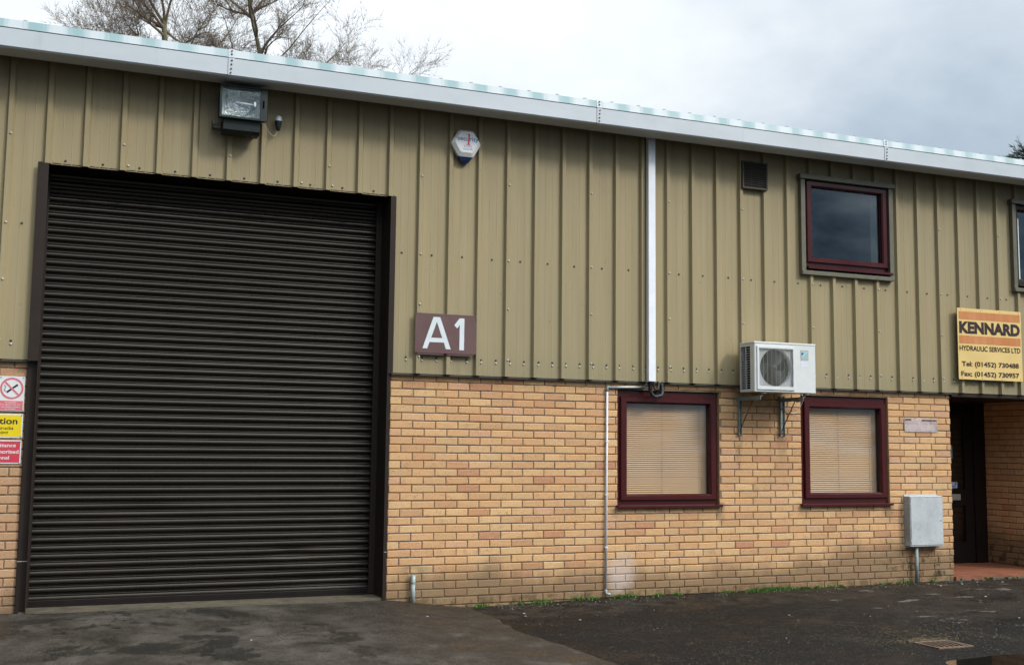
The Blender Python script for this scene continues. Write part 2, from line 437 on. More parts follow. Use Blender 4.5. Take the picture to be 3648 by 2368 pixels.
# hairline cracks
vc = m.n.new('ShaderNodeTexVoronoi'); vc.feature = 'DISTANCE_TO_EDGE'; vc.inputs['Scale'].default_value = 0.55
wv = m.n.new('ShaderNodeVectorMath'); wv.operation = 'ADD'; m.l.new(m.pos, wv.inputs[0])
nv = m.n.new('ShaderNodeTexNoise'); nv.inputs['Scale'].default_value = 2.5; nv.inputs['Detail'].default_value = 6; m.l.new(m.pos, nv.inputs['Vector'])
m.l.new(nv.outputs['Color'], wv.inputs[1]); m.l.new(wv.outputs[0], vc.inputs['Vector'])
c = m.mix(m.math('MULTIPLY', m.math('SUBTRACT', 1.0, m.smooth(vc.outputs['Distance'], 0.002, 0.006)), 0.7), c, (0.016, 0.013, 0.010))
m.color(c)
m.rough(m.ramp(m.noise(1.5, 8, 0.66, dist=0.35), [(0.54, 0.75), (0.59, 0.40)]))
m.bump(m.mix(0.5, m.noise(30, 6, 0.75), m.noise(150, 2)), 0.8, 0.008)
MT['concrete'] = m.m
m = Mat('threshold', rough=0.8)
c = m.ramp(m.noise(7, 8, 0.75), [(0.3, (0.045, 0.037, 0.024)), (0.6, (0.115, 0.094, 0.060)), (0.75, (0.085, 0.05, 0.028))])
m.color(c); m.bump(m.noise(40, 5), 0.6, 0.006); MT['threshold'] = m.m
m = Mat('water', (0.012, 0.011, 0.009), 0.03, spec=0.5); m.b.inputs['IOR'].default_value = 1.33; MT['water'] = m.m
plain('cast_iron', (0.13, 0.085, 0.055), 0.7, var=0.4, scale=30, bump=0.5)
plain('void', (0.003, 0.003, 0.003), 0.9, spec=0.0)
plain('bark', (0.125, 0.105, 0.075), 0.9, var=0.35, scale=3)
plain('bark_moss', (0.16, 0.155, 0.085), 0.9, var=0.35, scale=4)
plain('twig', (0.230, 0.175, 0.125), 0.9, var=0.3, scale=2)  # twig brown lightened to imitate haze
plain('twig_pale', (0.28, 0.235, 0.20), 0.9, var=0.3, scale=2)
plain('conifer_leaf', (0.070, 0.085, 0.050), 0.8, var=0.5, scale=12)
m = Mat('weed_leaf', rough=0.7)
m.color(m.ramp(m.noise(24, 3, 0.6), [(0.3, (0.030, 0.085, 0.010)), (0.5, (0.075, 0.185, 0.016)), (0.62, (0.105, 0.190, 0.030)), (0.74, (0.130, 0.105, 0.045))])); MT['weed_leaf'] = m.m
plain('straw', (0.19, 0.14, 0.065), 0.9, var=0.4, scale=30)
plain('stone_bits', (0.34, 0.31, 0.27), 0.9, var=0.5, scale=25)


# ================================================================== mesh helpers
class MB:
    def __init__(s): s.v, s.f, s.mi, s.sm, s.att = [], [], [], [], []

    def face(s, idx, mi=0, smooth=False): s.f.append(tuple(idx)); s.mi.append(mi); s.sm.append(smooth)

    def poly(s, pts, mi=0, smooth=False):
        n = len(s.v); s.v += [tuple(p) for p in pts]; s.face(range(n, n + len(pts)), mi, smooth)

    def box(s, x0, x1, y0, y1, z0, z1, b=0.0, mi=0):
        """box with chamfered edges"""
        if b <= 0:
            n = len(s.v)
            s.v += [(x, y, z) for z in (z0, z1) for y in (y0, y1) for x in (x0, x1)]
            for q in ((0, 2, 3, 1), (4, 5, 7, 6), (0, 1, 5, 4), (2, 6, 7, 3), (0, 4, 6, 2), (1, 3, 7, 5)):
                s.face([n + i for i in q], mi)
            return
        bm = bmesh.new(); bmesh.ops.create_cube(bm, size=1)
        for v in bm.verts: v.co = Vector((x0 + (v.co.x + .5) * (x1 - x0), y0 + (v.co.y + .5) * (y1 - y0), z0 + (v.co.z + .5) * (z1 - z0)))
        bmesh.ops.bevel(bm, geom=bm.edges[:], offset=b, segments=2, affect='EDGES', profile=0.5)
        s.add_bm(bm, mi)

    def add_bm(s, bm, mi=0, mat=None, smooth=False):
        n = len(s.v); bm.verts.index_update()
        s.v += [tuple(mat @ v.co if mat else v.co) for v in bm.verts]
        for f in bm.faces: s.face([n + v.index for v in f.verts], mi, smooth)
        bm.free()

    def prism(s, pts, axis, a, b, mi=0):
        """extrude a 2D outline; axis 'y': pts are (x,z); 'x': pts are (y,z); 'z': pts are (x,y)"""
        def P(p, t): return {'y': (p[0], t, p[1]), 'x': (t, p[0], p[1]), 'z': (p[0], p[1], t)}[axis]
        n = len(s.v); k = len(pts)
        s.v += [P(p, a) for p in pts] + [P(p, b) for p in pts]
        s.face([n + i for i in range(k)], mi); s.face([n + k + i for i in reversed(range(k))], mi)
        for i in range(k):
            j = (i + 1) % k; s.face((n + i, n + j, n + k + j, n + k + i), mi)

    def tube(s, pts, rad, sides=8, mi=0, cap=True, smooth=True):
        pts = [Vector(p) for p in pts]
        if not hasattr(rad, '__len__'): rad = [rad] * len(pts)
        n = len(s.v); t0 = (pts[1] - pts[0]).normalized()
        a = t0.orthogonal().normalized()
        for i, p in enumerate(pts):
            t = (pts[min(i + 1, len(pts) - 1)] - pts[max(i - 1, 0)]).normalized()
            a = (a - t * a.dot(t))
            a = a.normalized() if a.length > 1e-6 else t.orthogonal().normalized()
            b = t.cross(a)
            for k in range(sides):
                an = 2 * math.pi * k / sides
                s.v.append(tuple(p + (a * math.cos(an) + b * math.sin(an)) * rad[i]))
        for i in range(len(pts) - 1):
            for k in range(sides):
                k2 = (k + 1) % sides
                s.face((n + i * sides + k, n + i * sides + k2, n + (i + 1) * sides + k2, n + (i + 1) * sides + k), mi, smooth)
        if cap:
            s.face([n + k for k in reversed(range(sides))], mi)
            e = n + (len(pts) - 1) * sides
            s.face([e + k for k in range(sides)], mi)

    def lathe(s, prof, c, sides=20, mi=0, axis='z', smooth=True):
        n = len(s.v)
        for r, h in prof:
            for k in range(sides):
                an = 2 * math.pi * k / sides
                x, y = r * math.cos(an), r * math.sin(an)
                s.v.append((c[0] + x, c[1] + y, c[2] + h) if axis == 'z' else (c[0] + x, c[1] + h, c[2] + y))
        for i in range(len(prof) - 1):
            for k in range(sides):
                k2 = (k + 1) % sides
                s.face((n + i * sides + k, n + i * sides + k2, n + (i + 1) * sides + k2, n + (i + 1) * sides + k), mi, smooth)

    def build(s, name, mats, parent=None, fix=True):
        base = Vector((0, 0, 0)); p = parent
        while p is not None:
            base = base + p.location; p = p.parent
        me = bpy.data.meshes.new(name)
        me.from_pydata([Vector(v) - base for v in s.v], [], s.f)
        for mname in (mats if isinstance(mats, (list, tuple)) else [mats]): me.materials.append(MT[mname])
        me.polygons.foreach_set('material_index', s.mi)
        me.polygons.foreach_set('use_smooth', s.sm)
        if s.att:
            a = me.color_attributes.new('bc', 'FLOAT_COLOR', 'CORNER')
            vals = []
            for fi, poly in enumerate(me.polygons):
                c = s.att[fi]
                for _ in range(poly.loop_total): vals += [c[0], c[1], c[2], 1.0]
            a.data.foreach_set('color', vals)
        me.update()
        if fix and len(s.f) < 30000:
            bm = bmesh.new(); bm.from_mesh(me); bmesh.ops.recalc_face_normals(bm, faces=bm.faces[:]); bm.to_mesh(me); bm.free()
        o = bpy.data.objects.new(name, me); col.objects.link(o)
        if parent: o.parent = parent
        return o


def tag(o, label=None, cat=None, group=None, kind=None):
    if label: o['label'] = label
    if cat: o['category'] = cat
    if group: o['group'] = group
    if kind: o['kind'] = kind
    return o


def thing(name, loc, label, cat, group=None):
    o = bpy.data.objects.new(name, None); o.location = loc; o.empty_display_size = 0.1
    col.objects.link(o)
    return tag(o, label, cat, group)


def text_part(name, s, x0, x1, z0, z1, y, mat, parent, bold=0.0, shear=0.0, thick=0.0012, spacing=1.0, xform=None):
    """lettering fitted into the rectangle x0..x1, z0..z1 on the plane y, facing -Y"""
    cu = bpy.data.curves.new(name, 'FONT'); cu.body = s; cu.offset = bold; cu.shear = shear; cu.space_character = spacing
    cu.resolution_u = 4
    tmp = bpy.data.objects.new(name, cu)
    col.objects.link(tmp)
    dg = bpy.context.evaluated_depsgraph_get()
    me0 = bpy.data.meshes.new_from_object(tmp.evaluated_get(dg))
    bpy.data.objects.remove(tmp); bpy.data.curves.remove(cu)
    xs = [v.co.x for v in me0.vertices]; ys = [v.co.y for v in me0.vertices]
    ax, bx, ay, by = min(xs), max(xs), min(ys), max(ys)
    b = MB()
    for v in me0.vertices:
        b.v.append((x0 + (v.co.x - ax) / (bx - ax) * (x1 - x0), y, z0 + (v.co.y - ay) / (by - ay) * (z1 - z0)))
    for p in me0.polygons: b.face(list(p.vertices))
    bpy.data.meshes.remove(me0)
    if xform: b.v = [xform(v) for v in b.v]
    return b.build(name, mat, parent)


def cut_intervals(lo, hi, holes):
    iv = [(lo, hi)]
    for a, b in holes:
        nv = []
        for s, e in iv:
            if b <= s or a >= e: nv.append((s, e)); continue
            if a > s: nv.append((s, a))
            if b < e: nv.append((b, e))
        iv = nv
    return iv


# ================================================================== ground
def ground_h(x, y):
    """yard level: ramps up to the roller door, a shallow dip by the drain holds the puddle"""
    r = 0.0
    if x < 0.9:
        t = min(1, max(0, (0.9 - x) / 1.1)); t = t * t * (3 - 2 * t)
        r = -0.03 + 0.108 * t
        if x < -0.2: r += min(0.012, (-0.2 - x) * 0.004)
    elif x < 2.2: r = -0.03 + 0.03 * (x - 0.9) / 1.3
    else: r = 0.0 + min(0.02, max(0, x - 4) * 0.008)
    h = r * math.exp(min(0, y) / 1.9) if y < 0 else r
    h += 0.006 * noise.noise(Vector((x * 0.9, y * 0.9, 0))) if y < -0.1 else 0
    d = ((x - 3.52) / 0.62) ** 2 + ((y + 4.02) / 0.40) ** 2 + 0.35 * noise.noise(Vector((x * 2.2, y * 2.2, 3)))
    h -= 0.030 * math.exp(-d * 0.8)
    return h


def axis_vals(lo, hi, fine0, fine1, step, grow=1.35):
    v = []; x = fine0
    while x <= fine1 + 1e-6: v.append(x); x += step
    s = step; x = v[-1]
    while x < hi: s *= grow; x += s; v.append(min(x, hi))
    s = step; x = v[0]
    while x > lo: s *= grow; x -= s; v.insert(0, max(x, lo))
    return v


GRX, GRY = (3.37, 3.71), (-3.39, -3.10)      # drain opening


def sheet(name, xs, ys, mat, dz=0.0, keep=None, kind='structure'):
    b = MB(); ids = {}
    for j, y in enumerate(ys):
        for i, x in enumerate(xs):
            ids[i, j] = len(b.v); b.v.append((x, y, ground_h(x, y) + dz))
    for j in range(len(ys) - 1):
        for i in range(len(xs) - 1):
            cxx, cyy = (xs[i] + xs[i + 1]) / 2, (ys[j] + ys[j + 1]) / 2
            if keep and not keep(cxx, cyy): continue
            b.face((ids[i, j], ids[i + 1, j], ids[i + 1, j + 1], ids[i, j + 1]), 0, True)
    o = b.build(name, mat, fix=False)
    return tag(o, kind=kind)


gx = sorted([v for v in axis_vals(-400, 400, -5.0, 9.0, 0.06) if min(abs(v - GRX[0]), abs(v - GRX[1])) > 0.02] + list(GRX))
gy = sorted([v for v in axis_vals(-400, 400, -5.4, 0.2, 0.06) if min(abs(v - GRY[0]), abs(v - GRY[1])) > 0.02] + list(GRY))
sheet('ground', gx, gy, 'asphalt', keep=lambda x, y: not (GRX[0] < x < GRX[1] and GRY[0] < y < GRY[1]))


def apron_edge(y):
    """x of the right edge of the concrete apron"""
    e = 0.80 - 0.10 * math.exp(-((y + 1.6) / 0.5) ** 2) if y > -3.2 else 0.82
    if y > -0.12: e = 0.86
    return e + 0.035 * noise.noise(Vector((0, y * 5.0, 1))) + 0.02 * noise.noise(Vector((0, y * 19.0, 1)))


# apron: rows follow the ragged right edge
b = MB(); ys = [-0.055 - i * 0.06 for i in range(120)]; NX = 90
for y in ys:
    xe = apron_edge(y)
    for i in range(NX + 1):
        x = -4.6 + (xe + 4.6) * (i / NX)
        dz = 0.005 if i < NX else -0.012
        b.v.append((x, y, ground_h(x, y) + dz))
for j in range(len(ys) - 1):
    for i in range(NX):
        a = j * (NX + 1) + i
        b.face((a, a + NX + 1, a + NX + 2, a + 1), 0, True)
o = b.build('concrete_apron', 'concrete', fix=False); tag(o, kind='structure')
tag(o, 'stained brown concrete apron sloping up to the roller door')

# puddle lying in the dip
b = MB(); cxp, cyp = 3.52, -4.02; N = 96; zw = -0.0150
b.v.append((cxp, cyp, zw))
for k in range(N):
    an = 2 * math.pi * k / N; rr = 0.05
    while rr < 2.0:
        x, y = cxp + math.cos(an) * rr, cyp + math.sin(an) * rr
        if ground_h(x, y) > zw + 0.001: break
        rr += 0.01
    rr = min(rr, 0.95)
    b.v.append((cxp + math.cos(an) * rr, cyp + math.sin(an) * rr, zw))
for k in range(N): b.face((0, 1 + k, 1 + (k + 1) % N))
o = b.build('puddle', 'water', fix=False); tag(o, kind='structure')

# ================================================================== the building
bld = thing('industrial_unit', (2.0, 0.0, 0.0), 'industrial unit of buff brick below olive ribbed steel cladding with white gutter', 'building')
ZB = 2.17          # foot of the cladding
C = 0.075          # brick course
XL, XR = -7.0, 12.0
DOOR = (-3.165, -0.02)
XC = 6.73          # corner of the entrance recess
W1 = (2.385, 3.595, 0.895, 2.085)
W2 = (4.635, 5.830, 0.895, 2.088)
U1 = (4.665, 5.870, 3.465, 4.515)
U2 = (7.745, 8.95, 3.465, 4.515)


def brick_panel(b, xa, xb, za, zb, holes, xf, row0_full=True, shrink=()):
    """bricks of one wall face; xf maps (along, out, z) to world"""
    rows = int(math.ceil((zb - za) / C))
    H = 0.065
    for r in range(rows):
        z0 = za + r * C + 0.005; z1 = min(z0 + H, zb)
        if z1 - z0 < 0.02: continue
        full = (r % 2 == 0) == row0_full
        x = xa if full else xa - 0.1125
        while x < xb:
            ln = 0.2265
            for sx in shrink:
                if x <= sx < x + ln: ln = 0.171; break
            x0, x1 = max(x + 0.005, xa + 0.001), min(x + ln - 0.005, xb)
            x += ln
            if x1 - x0 < 0.02: continue
            hs = [(h[0], h[1]) for h in holes if h[2] < (z0 + z1) / 2 < h[3]]
            for p, q in cut_intervals(x0, x1, hs):
                if q - p < 0.015: continue
                col_r = min(1, max(0, random.gauss(0.55, 0.22)))
                col_g = random.random() ** 2.2
                j = lambda a: random.uniform(-a, a)
                dp = 0.008 + j(0.0015); ch = 0.0055
                o4 = [(p + j(.0022), z0 + j(.0022)), (q + j(.0022), z0 + j(.0022)), (q + j(.0022), z1 + j(.0022)), (p + j(.0022), z1 + j(.0022))]
                sg = ((1, 1), (-1, 1), (-1, -1), (1, -1))
                n = len(b.v)
                b.v += [xf(x_, 0.0, z_) for x_, z_ in o4]
                b.v += [xf(x_, dp - 0.003, z_) for x_, z_ in o4]
                b.v += [xf(x_ + s_[0] * ch, dp + j(.0006), z_ + s_[1] * ch) for (x_, z_), s_ in zip(o4, sg)]
                for k in range(4):
                    k2 = (k + 1) % 4
                    b.face((n + k, n + k2, n + 4 + k2, n + 4 + k), 0); b.face((n + 4 + k, n + 4 + k2, n + 8 + k2, n + 8 + k), 0)
                b.face((n + 8, n + 9, n + 10, n + 11), 0)
                b.att += [(col_r, col_g, 0)] * 9


def mortar_panel(b, xa, xb, za, zb, holes, xf):
    xs = sorted({xa, xb, *[h[0] for h in holes if xa < h[0] < xb], *[h[1] for h in holes if xa < h[1] < xb]})
    for p, q in zip(xs, xs[1:]):
        hs = [(h[2], h[3]) for h in holes if h[0] <= (p + q) / 2 <= h[1]]
        for s, e in cut_intervals(za, zb, hs):
            n = len(b.v); b.v += [xf(p, 0, s), xf(q, 0, s), xf(q, 0, e), xf(p, 0, e)]
            b.face((n, n + 1, n + 2, n + 3), 1); b.att.append((0, 0, 0))
    for h in holes:       # reveals
        if h[1] - h[0] < 2:
            d = -0.10
            for A, B in (((h[0], h[2]), (h[0], h[3])), ((h[0], h[3]), (h[1], h[3])), ((h[1], h[3]), (h[1], h[2])), ((h[1], h[2]), (h[0], h[2]))):
                n = len(b.v); b.v += [xf(A[0], 0.003, A[1]), xf(B[0], 0.003, B[1]), xf(B[0], d, B[1]), xf(A[0], d, A[1])]
                b.face((n, n + 1, n + 2, n + 3), 0); b.att.append((0.4, 0.6, 0))


front = lambda a, o_, z: (a, 0.004 - o_, z)
holes = [W1, W2]
ZL = -0.15
b = MB()
brick_panel(b, -0.015, XC, ZL, 2.25, holes, front, row0_full=True, shrink=(3.0, 5.05))
mortar_panel(b, -0.015, XC, ZL, 2.25, holes, front)
ret_l = lambda a, o_, z: (XC + o_ - 0.004, a, z)
brick_panel(b, 0.005, 1.3, ZL, 2.2, [], ret_l, row0_full=False); mortar_panel(b, 0.0, 1.3, ZL, 2.2, [], ret_l)
tag(b.build('brick_wall', ['brick', 'mortar'], bld, fix=True), 'buff brick wall right of the roller door')
b = MB()
brick_panel(b, XL, DOOR[0] + 0.015, ZL, 2.25, [], front, row0_full=False); mortar_panel(b, XL, DOOR[0] + 0.015, ZL, 2.25, [], front)
tag(b.build('brick_wall', ['brick', 'mortar'], bld), 'narrow strip of pinkish brick wall left of the roller door')
XRET = 8.40
b = MB()
ret_r = lambda a, o_, z: (XRET - o_ + 0.004, a, z)
brick_panel(b, 0.005, 1.3, ZL, 2.2, [], ret_r, row0_full=True); mortar_panel(b, 0.0, 1.3, ZL, 2.2, [], ret_r)
brick_panel(b, XRET, XR, ZL, 2.25, [], front); mortar_panel(b, XRET, XR, ZL, 2.25, [], front)
tag(b.build('brick_wall', ['brick', 'mortar'], bld), 'brick return wall on the right of the entrance recess')

# shell behind the skin keeps daylight out of the building
b = MB()
hs = [(DOOR[0], DOOR[1], -1, 3.86), U1, U2]
xs = sorted({XL, XR, *[h[0] for h in hs], *[h[1] for h in hs]})
for p, q in zip(xs, xs[1:]):
    for s, e in cut_intervals(2.2, 4.85, [(h[2], h[3]) for h in hs if h[0] <= (p + q) / 2 <= h[1]]):
        b.box(p, q, 0.02, 0.06, s, e)
b.box(XL, XR, 9.0, 9.1, -0.1, 5.8); b.box(XL, XL + 0.1, 0.07, 9.0, -0.1, 5.2); b.box(XR - 0.1, XR, 0.07, 9.0, -0.1, 5.2)
b.build('inner_wall', 'dark_room', bld)

# ---- profiled cladding
P0, OFF = 0.30187, 0.19401
YP = -0.050; YC = -0.086
prof = []
i0 = int((XL - OFF) / P0) - 1
for i in range(i0, int((XR - OFF) / P0) + 2):
    x = OFF + i * P0
    for dx, y in ((0.0, YP), (0.014, YC), (0.050, YC), (0.070, YP), (0.144, YP), (0.148, YP - 0.0014), (0.152, YP), (0.220, YP), (0.224, YP - 0.0014), (0.228, YP)):
        prof.append((x + dx, y))
prof = [p for p in prof if XL <= p[0] <= XR]
chole = [(DOOR[0], DOOR[1], 0, 3.845), U1, U2]


def prof_y(x):
    for (xa, ya), (xb, yb) in zip(prof, prof[1:]):
        if xa <= x <= xb: return ya + (yb - ya) * (x - xa) / max(1e-6, xb - xa)
    return YP


pts = sorted(prof + [(h[k], prof_y(h[k])) for h in chole for k in (0, 1)])
b = MB()
for (xa, ya), (xb, yb) in zip(pts, pts[1:]):
    mx = (xa + xb) / 2
    for s, e in cut_intervals(ZB, 4.88, [(h[2], h[3]) for h in chole if h[0] < mx < h[1]]):
        b.poly([(xa, ya, s), (xb, yb, s), (xb, yb, e), (xa, ya, e)])
        b.poly([(xb, yb + 0.002, s), (xa, ya + 0.002, s), (xa, ya + 0.002, e), (xb, yb + 0.002, e)])
        b.poly([(xa, ya, s), (xa, ya + 0.002, s), (xb, yb + 0.002, s), (xb, yb, s)])
clad = b.build('cladding', 'cladding', bld, fix=False)

# cladding screws
sm = MB(); sm.lathe([(0.0105, 0.0), (0.0105, -0.004), (0.007, -0.008), (0.0001, -0.009)], (0, 0, 0), 8, axis='y')
s_br = sm.build('screw', 'screw_steel', clad); s_br.location = (0, 0, 0)
s_dk = s_br.copy(); s_dk.data = s_br.data.copy(); s_dk.data.materials[0] = MT['screw_dark']
base_v = Vector(bld.location)
src_v = [v.co + base_v for v in s_br.data.vertices]; src_f = [tuple(p.vertices) for p in s_br.data.polygons]
for me_ in (s_br.data, s_dk.data):
    for v, w in zip(me_.vertices, src_v): v.co = w
screws = []
k = 0; x = 0.12
while x < 8.3:
    yy = prof_y(x)
    if yy > -0.06:
        j1, j2 = random.uniform(-.006, .006), random.uniform(-.006, .006)
        screws.append((x + j1, yy, 2.325, s_dk)); screws.append((x + j2, yy, 2.296, s_br))
    x += 0.1509
for xx in (-3.3,):
    screws.append((xx, YP, 2.325, s_dk)); screws.append((xx, YP, 2.296, s_br))
bottom_n = len(screws)
for i in range(-12, 27):
    xc = OFF + i * P0 + 0.17
    for zz, ok in ((3.315, not (DOOR[0] - .05 < xc < DOOR[1] + .05)),):
        if ok: screws.append((xc + random.uniform(-.01, .01), YP, zz + random.uniform(-.004, .004), s_dk))
for i in range(-12, 27):
    if (i - 6) % 3 == 0 or i == 0:
        xs_ = OFF + i * P0 + 0.040
        for zz in (4.07, 3.31, 2.83, 2.33):
            if DOOR[0] < xs_ < DOOR[1] and zz < 3.9: continue
            if U1[0] < xs_ < U1[1] and 3.4 < zz < 4.6: continue
            screws.append((xs_, YC, zz, s_br))
x = -2.95
while x < -0.1:
    screws.append((x, YP, 3.885, s_dk)); x += 0.1509
for x in (-2.44, -0.92, -0.63): screws.append((x, YP, 3.895, s_br))
near = sorted(screws, key=lambda s_: (Vector(s_[:3]) - CAM).length)
first_used = set(); rest = MB()
for n_, (x, y, z, src) in enumerate(near):
    if n_ < 100:
        if src not in first_used: o = src; first_used.add(src)
        else: o = src.copy()
        if o.name not in col.objects: col.objects.link(o)
        o.parent = clad; o.location = Vector((x, y, z)) - base_v
    else:
        n = len(rest.v); rest.v += [tuple(v + Vector((x, y, z))) for v in src_v]
        for f in src_f: rest.face([n + a for a in f], 0 if src is s_br else 1)
if rest.v: tag(rest.build('screw', ['screw_steel', 'screw_dark'], clad), kind='stuff')

# flashing under the cladding
b = MB(); b.box(XL, DOOR[0], -0.046, -0.012, ZB - 0.018, ZB - 0.004); b.box(DOOR[1], XC, -0.046, -0.012, ZB - 0.018, ZB - 0.004)
b.build('drip_flashing', 'dark_soffit', bld)
# soffit of the entrance recess
b = MB(); b.box(XC - 0.002, XRET + 0.002, -0.044, 1.3, ZB - 0.045, ZB - 0.006); b.build('porch_soffit', 'trim_brown', bld)

# ---- eaves gutter and roof
b = MB()
GY, GZ = -0.13, -0.042      # how far the gutter stands out from the first estimate
g = [(-0.085, 4.730), (-0.285, 4.734), (-0.300, 4.748), (-0.302, 4.896), (-0.294, 4.896), (-0.292, 4.756), (-0.085, 4.738)]
xs = [XL, -1.67, 1.93, 5.50, 9.1, XR]
for p, q in zip(xs, xs[1:]): b.prism([(y_ + GY, z_ + GZ) for y_, z_ in g], 'x', p + 0.002, q - 0.002)
gut = b.build('gutter', 'gutter_white', bld)
b = MB(); b.box(XL, XR, -0.085 + GY, -0.078 + GY, 4.732 + GZ, 4.905 + GZ); b.box(XL, XR, -0.290 + GY, -0.03, 4.898 + GZ, 4.905 + GZ)
b.build('gutter_box', 'dark_soffit', bld)  # dark colour stands in for deep shade behind the gutter
b = MB(); b.prism([(y_ + GY, z_ + GZ) for y_, z_ in ((-0.293, 4.908), (-0.283, 4.979), (-0.20, 4.990), (-0.20, 4.984), (-0.277, 4.973), (-0.285, 4.908))], 'x', XL, XR)
b.build('eaves_flashing', 'eaves_green', bld)
b = MB()
for i in range(-24, 40):
    x = OFF + i * P0
    if not XL < x < XR - 0.31: continue
    cr = [(x, 0), (x + 0.06, 0.0), (x + 0.09, 0.03), (x + 0.14, 0.03), (x + 0.17, 0), (x + P0, 0)]
    for (xa, ha), (xb, hb) in zip(cr, cr[1:]):
        b.poly([(xa, -0.19 + GY, 4.95 + GZ + ha), (xb, -0.19 + GY, 4.95 + GZ + hb), (xb, 9.3, 5.80 + hb), (xa, 9.3, 5.80 + ha)])
    b.box(x + 0.10, x + 0.13, -0.262 + GY, -0.235 + GY, 4.978 + GZ, 4.996 + GZ)
b.build('roof', 'roof_sheet', bld)
rv = MB(); rv.lathe([(0.008, 0.0), (0.008, -0.004), (0.0001, -0.006)], (0, 0, 0), 7, axis='y')
for q, xj in enumerate((-1.67, 1.93, 5.50)):
    b = MB()
    b.prism([(y_ + GY, z_ + GZ) for y_, z_ in ((-0.088, 4.727), (-0.287, 4.731), (-0.304, 4.746), (-0.307, 4.898), (-0.3025, 4.898), (-0.3015, 4.749), (-0.286, 4.7335), (-0.088, 4.7295))], 'x', xj, xj + 0.055)
    b.prism([(y_ + GY, z_ + GZ) for y_, z_ in ((-0.297, 4.906), (-0.287, 4.984), (-0.282, 4.984), (-0.292, 4.906))], 'x', xj, xj + 0.055)
    st = b.build('joint_strap', 'gutter_white', bld)
    for z, dx in ((4.965, .030), (4.935, .030), (4.875, .030), (4.84, .028), (4.80, .026), (4.765, .024)):
        r_ = MB(); yj = -0.308 if z < 4.9 else -0.297
        r_.lathe([(0.008, 0.0), (0.0075, -0.004), (0.0001, -0.006)], (xj + dx, yj + GY, z + GZ), 7, axis='y')
        r_.build('rivet', 'rust' if q else 'screw_dark', st)

# ---- roller shutter door
dr = MB()
zt_, zb_ = 3.98, 0.155
PZ = 0.0702
lath = [(0.0, 0.000), (0.03, -0.007), (0.09, -0.0125), (0.18, -0.0165), (0.30, -0.0185), (0.42, -0.0175), (0.54, -0.0125), (0.63, -0.003),
        (0.66, 0.002), (0.72, 0.003), (0.745, -0.003), (0.775, -0.003), (0.80, 0.004), (0.86, 0.004), (0.885, -0.004), (0.93, -0.005), (0.96, 0.005), (1.0, 0.006)]
YD = 0.250
x0, x1 = DOOR[0] + 0.05, DOOR[1] - 0.030
zz = zt_
segx = [x0 + (x1 - x0) * i / 40 for i in range(41)]
rng = random.Random(3)
row = []
while zz > zb_ + 0.01:
    j = rng.uniform(-0.0012, 0.0012)
    for t, dy in lath:
        row.append((zz - t * PZ, YD + dy + j))
    zz -= PZ
row = [r_ for r_ in row if r_[0] >= zb_ - 0.03]
for z, y in row:
    for i, x in enumerate(segx):
        dent = 0.016 * math.exp(-((x + 0.85) / 0.16) ** 2 - ((z - 0.50) / 0.05) ** 2) + 0.008 * math.exp(-((x + 2.2) / 0.30) ** 2 - ((z - 0.9) / 0.06) ** 2) - 0.006 * math.exp(-((x + 1.6) / 0.5) ** 2 - ((z - 1.9) / 0.25) ** 2) + 0.014 * math.exp(-((x + 0.62) / 0.35) ** 2 - ((z - 0.25) / 0.05) ** 2)
        wav = 0.0032 * noise.noise(Vector((x * 1.6, z * 1.3, 5))) + 0.0012 * noise.noise(Vector((x * 2.5, z * 14.0, 2)))
        dr.v.append((x, y + dent + wav, z))
NXs = len(segx)
for j in range(len(row) - 1):
    for i in range(NXs - 1):
        a = j * NXs + i; dr.face((a, a + NXs, a + NXs + 1, a + 1), 0, False)
m = Mat('shutter_paint', rough=0.22, spec=0.42)
c = m.ramp(m.noise(3, 6, 0.6), [(0.3, (0.011, 0.0090, 0.0070)), (0.7, (0.017, 0.0135, 0.0105))])
sc1 = m.smooth(m.noise(9, 5, 0.8, stretch=(0.25, 1, 3)), 0.70, 0.78)
lo = m.math('SUBTRACT', 1.0, m.smooth(m.xyz()[2], 0.2, 0.75))
c = m.mix(m.math('MULTIPLY', m.math('MULTIPLY', sc1, lo), 0.8), c, (0.22, 0.22, 0.21))
m.b.inputs['Specular Tint'].default_value = (1.0, 0.90, 0.78, 1)
m.color(c); m.rough(m.ramp(m.noise(2.5, 5), [(0.3, 0.18), (0.7, 0.27)])); m.bump(m.noise(14, 3, stretch=(0.3, 1, 1)), 0.12, 0.01); MT['shutter_paint'] = m.m
door = dr.build('roller_door', 'shutter_paint', bld, fix=False)
tag(door, 'dark brown steel roller shutter')
b = MB(); b.box(x0, x1, YD - 0.022, YD + 0.012, 0.108, 0.156, 0.004); b.box(x0, x1, YD - 0.040, YD - 0.023, 0.101, 0.112)
b.build('bottom_rail', 'door_frame_dark', door)
for xa, xb, side in ((DOOR[0], DOOR[0] + 0.086, 1), (DOOR[1] - 0.052, DOOR[1], -1)):
    lap = -0.0945
    b = MB()
    b.box(xa, xb, lap, lap + 0.006, ZB - 0.01, 3.842)           # upper face over the cladding
    b.box(xa + 0.004, xb - 0.004, -0.030, -0.024, 0.03, ZB - 0.012)  # lower face over the brick
    xi = xb if side > 0 else xa
    b.box(min(xi, xi - side * 0.006), max(xi, xi - side * 0.006), lap + 0.006, 0.36, 0.03, 3.842)
    xo = xa if side > 0 else xb
    b.box(min(xo, xo + side * 0.004), max(xo, xo + side * 0.004), -0.024, 0.004, 0.03, ZB - 0.012)
    b.box(min(xi, xi + side * 0.055), max(xi, xi + side * 0.014), YD - 0.035, YD - 0.030, 0.03, 3.84)
    # joint line low on the jamb
    b.box(xa + 0.003, xb - 0.003, -0.0335, -0.0305, 0.508, 0.513, mi=1)
    b.build('door_jamb', ['trim_brown', 'screw_steel'], door)
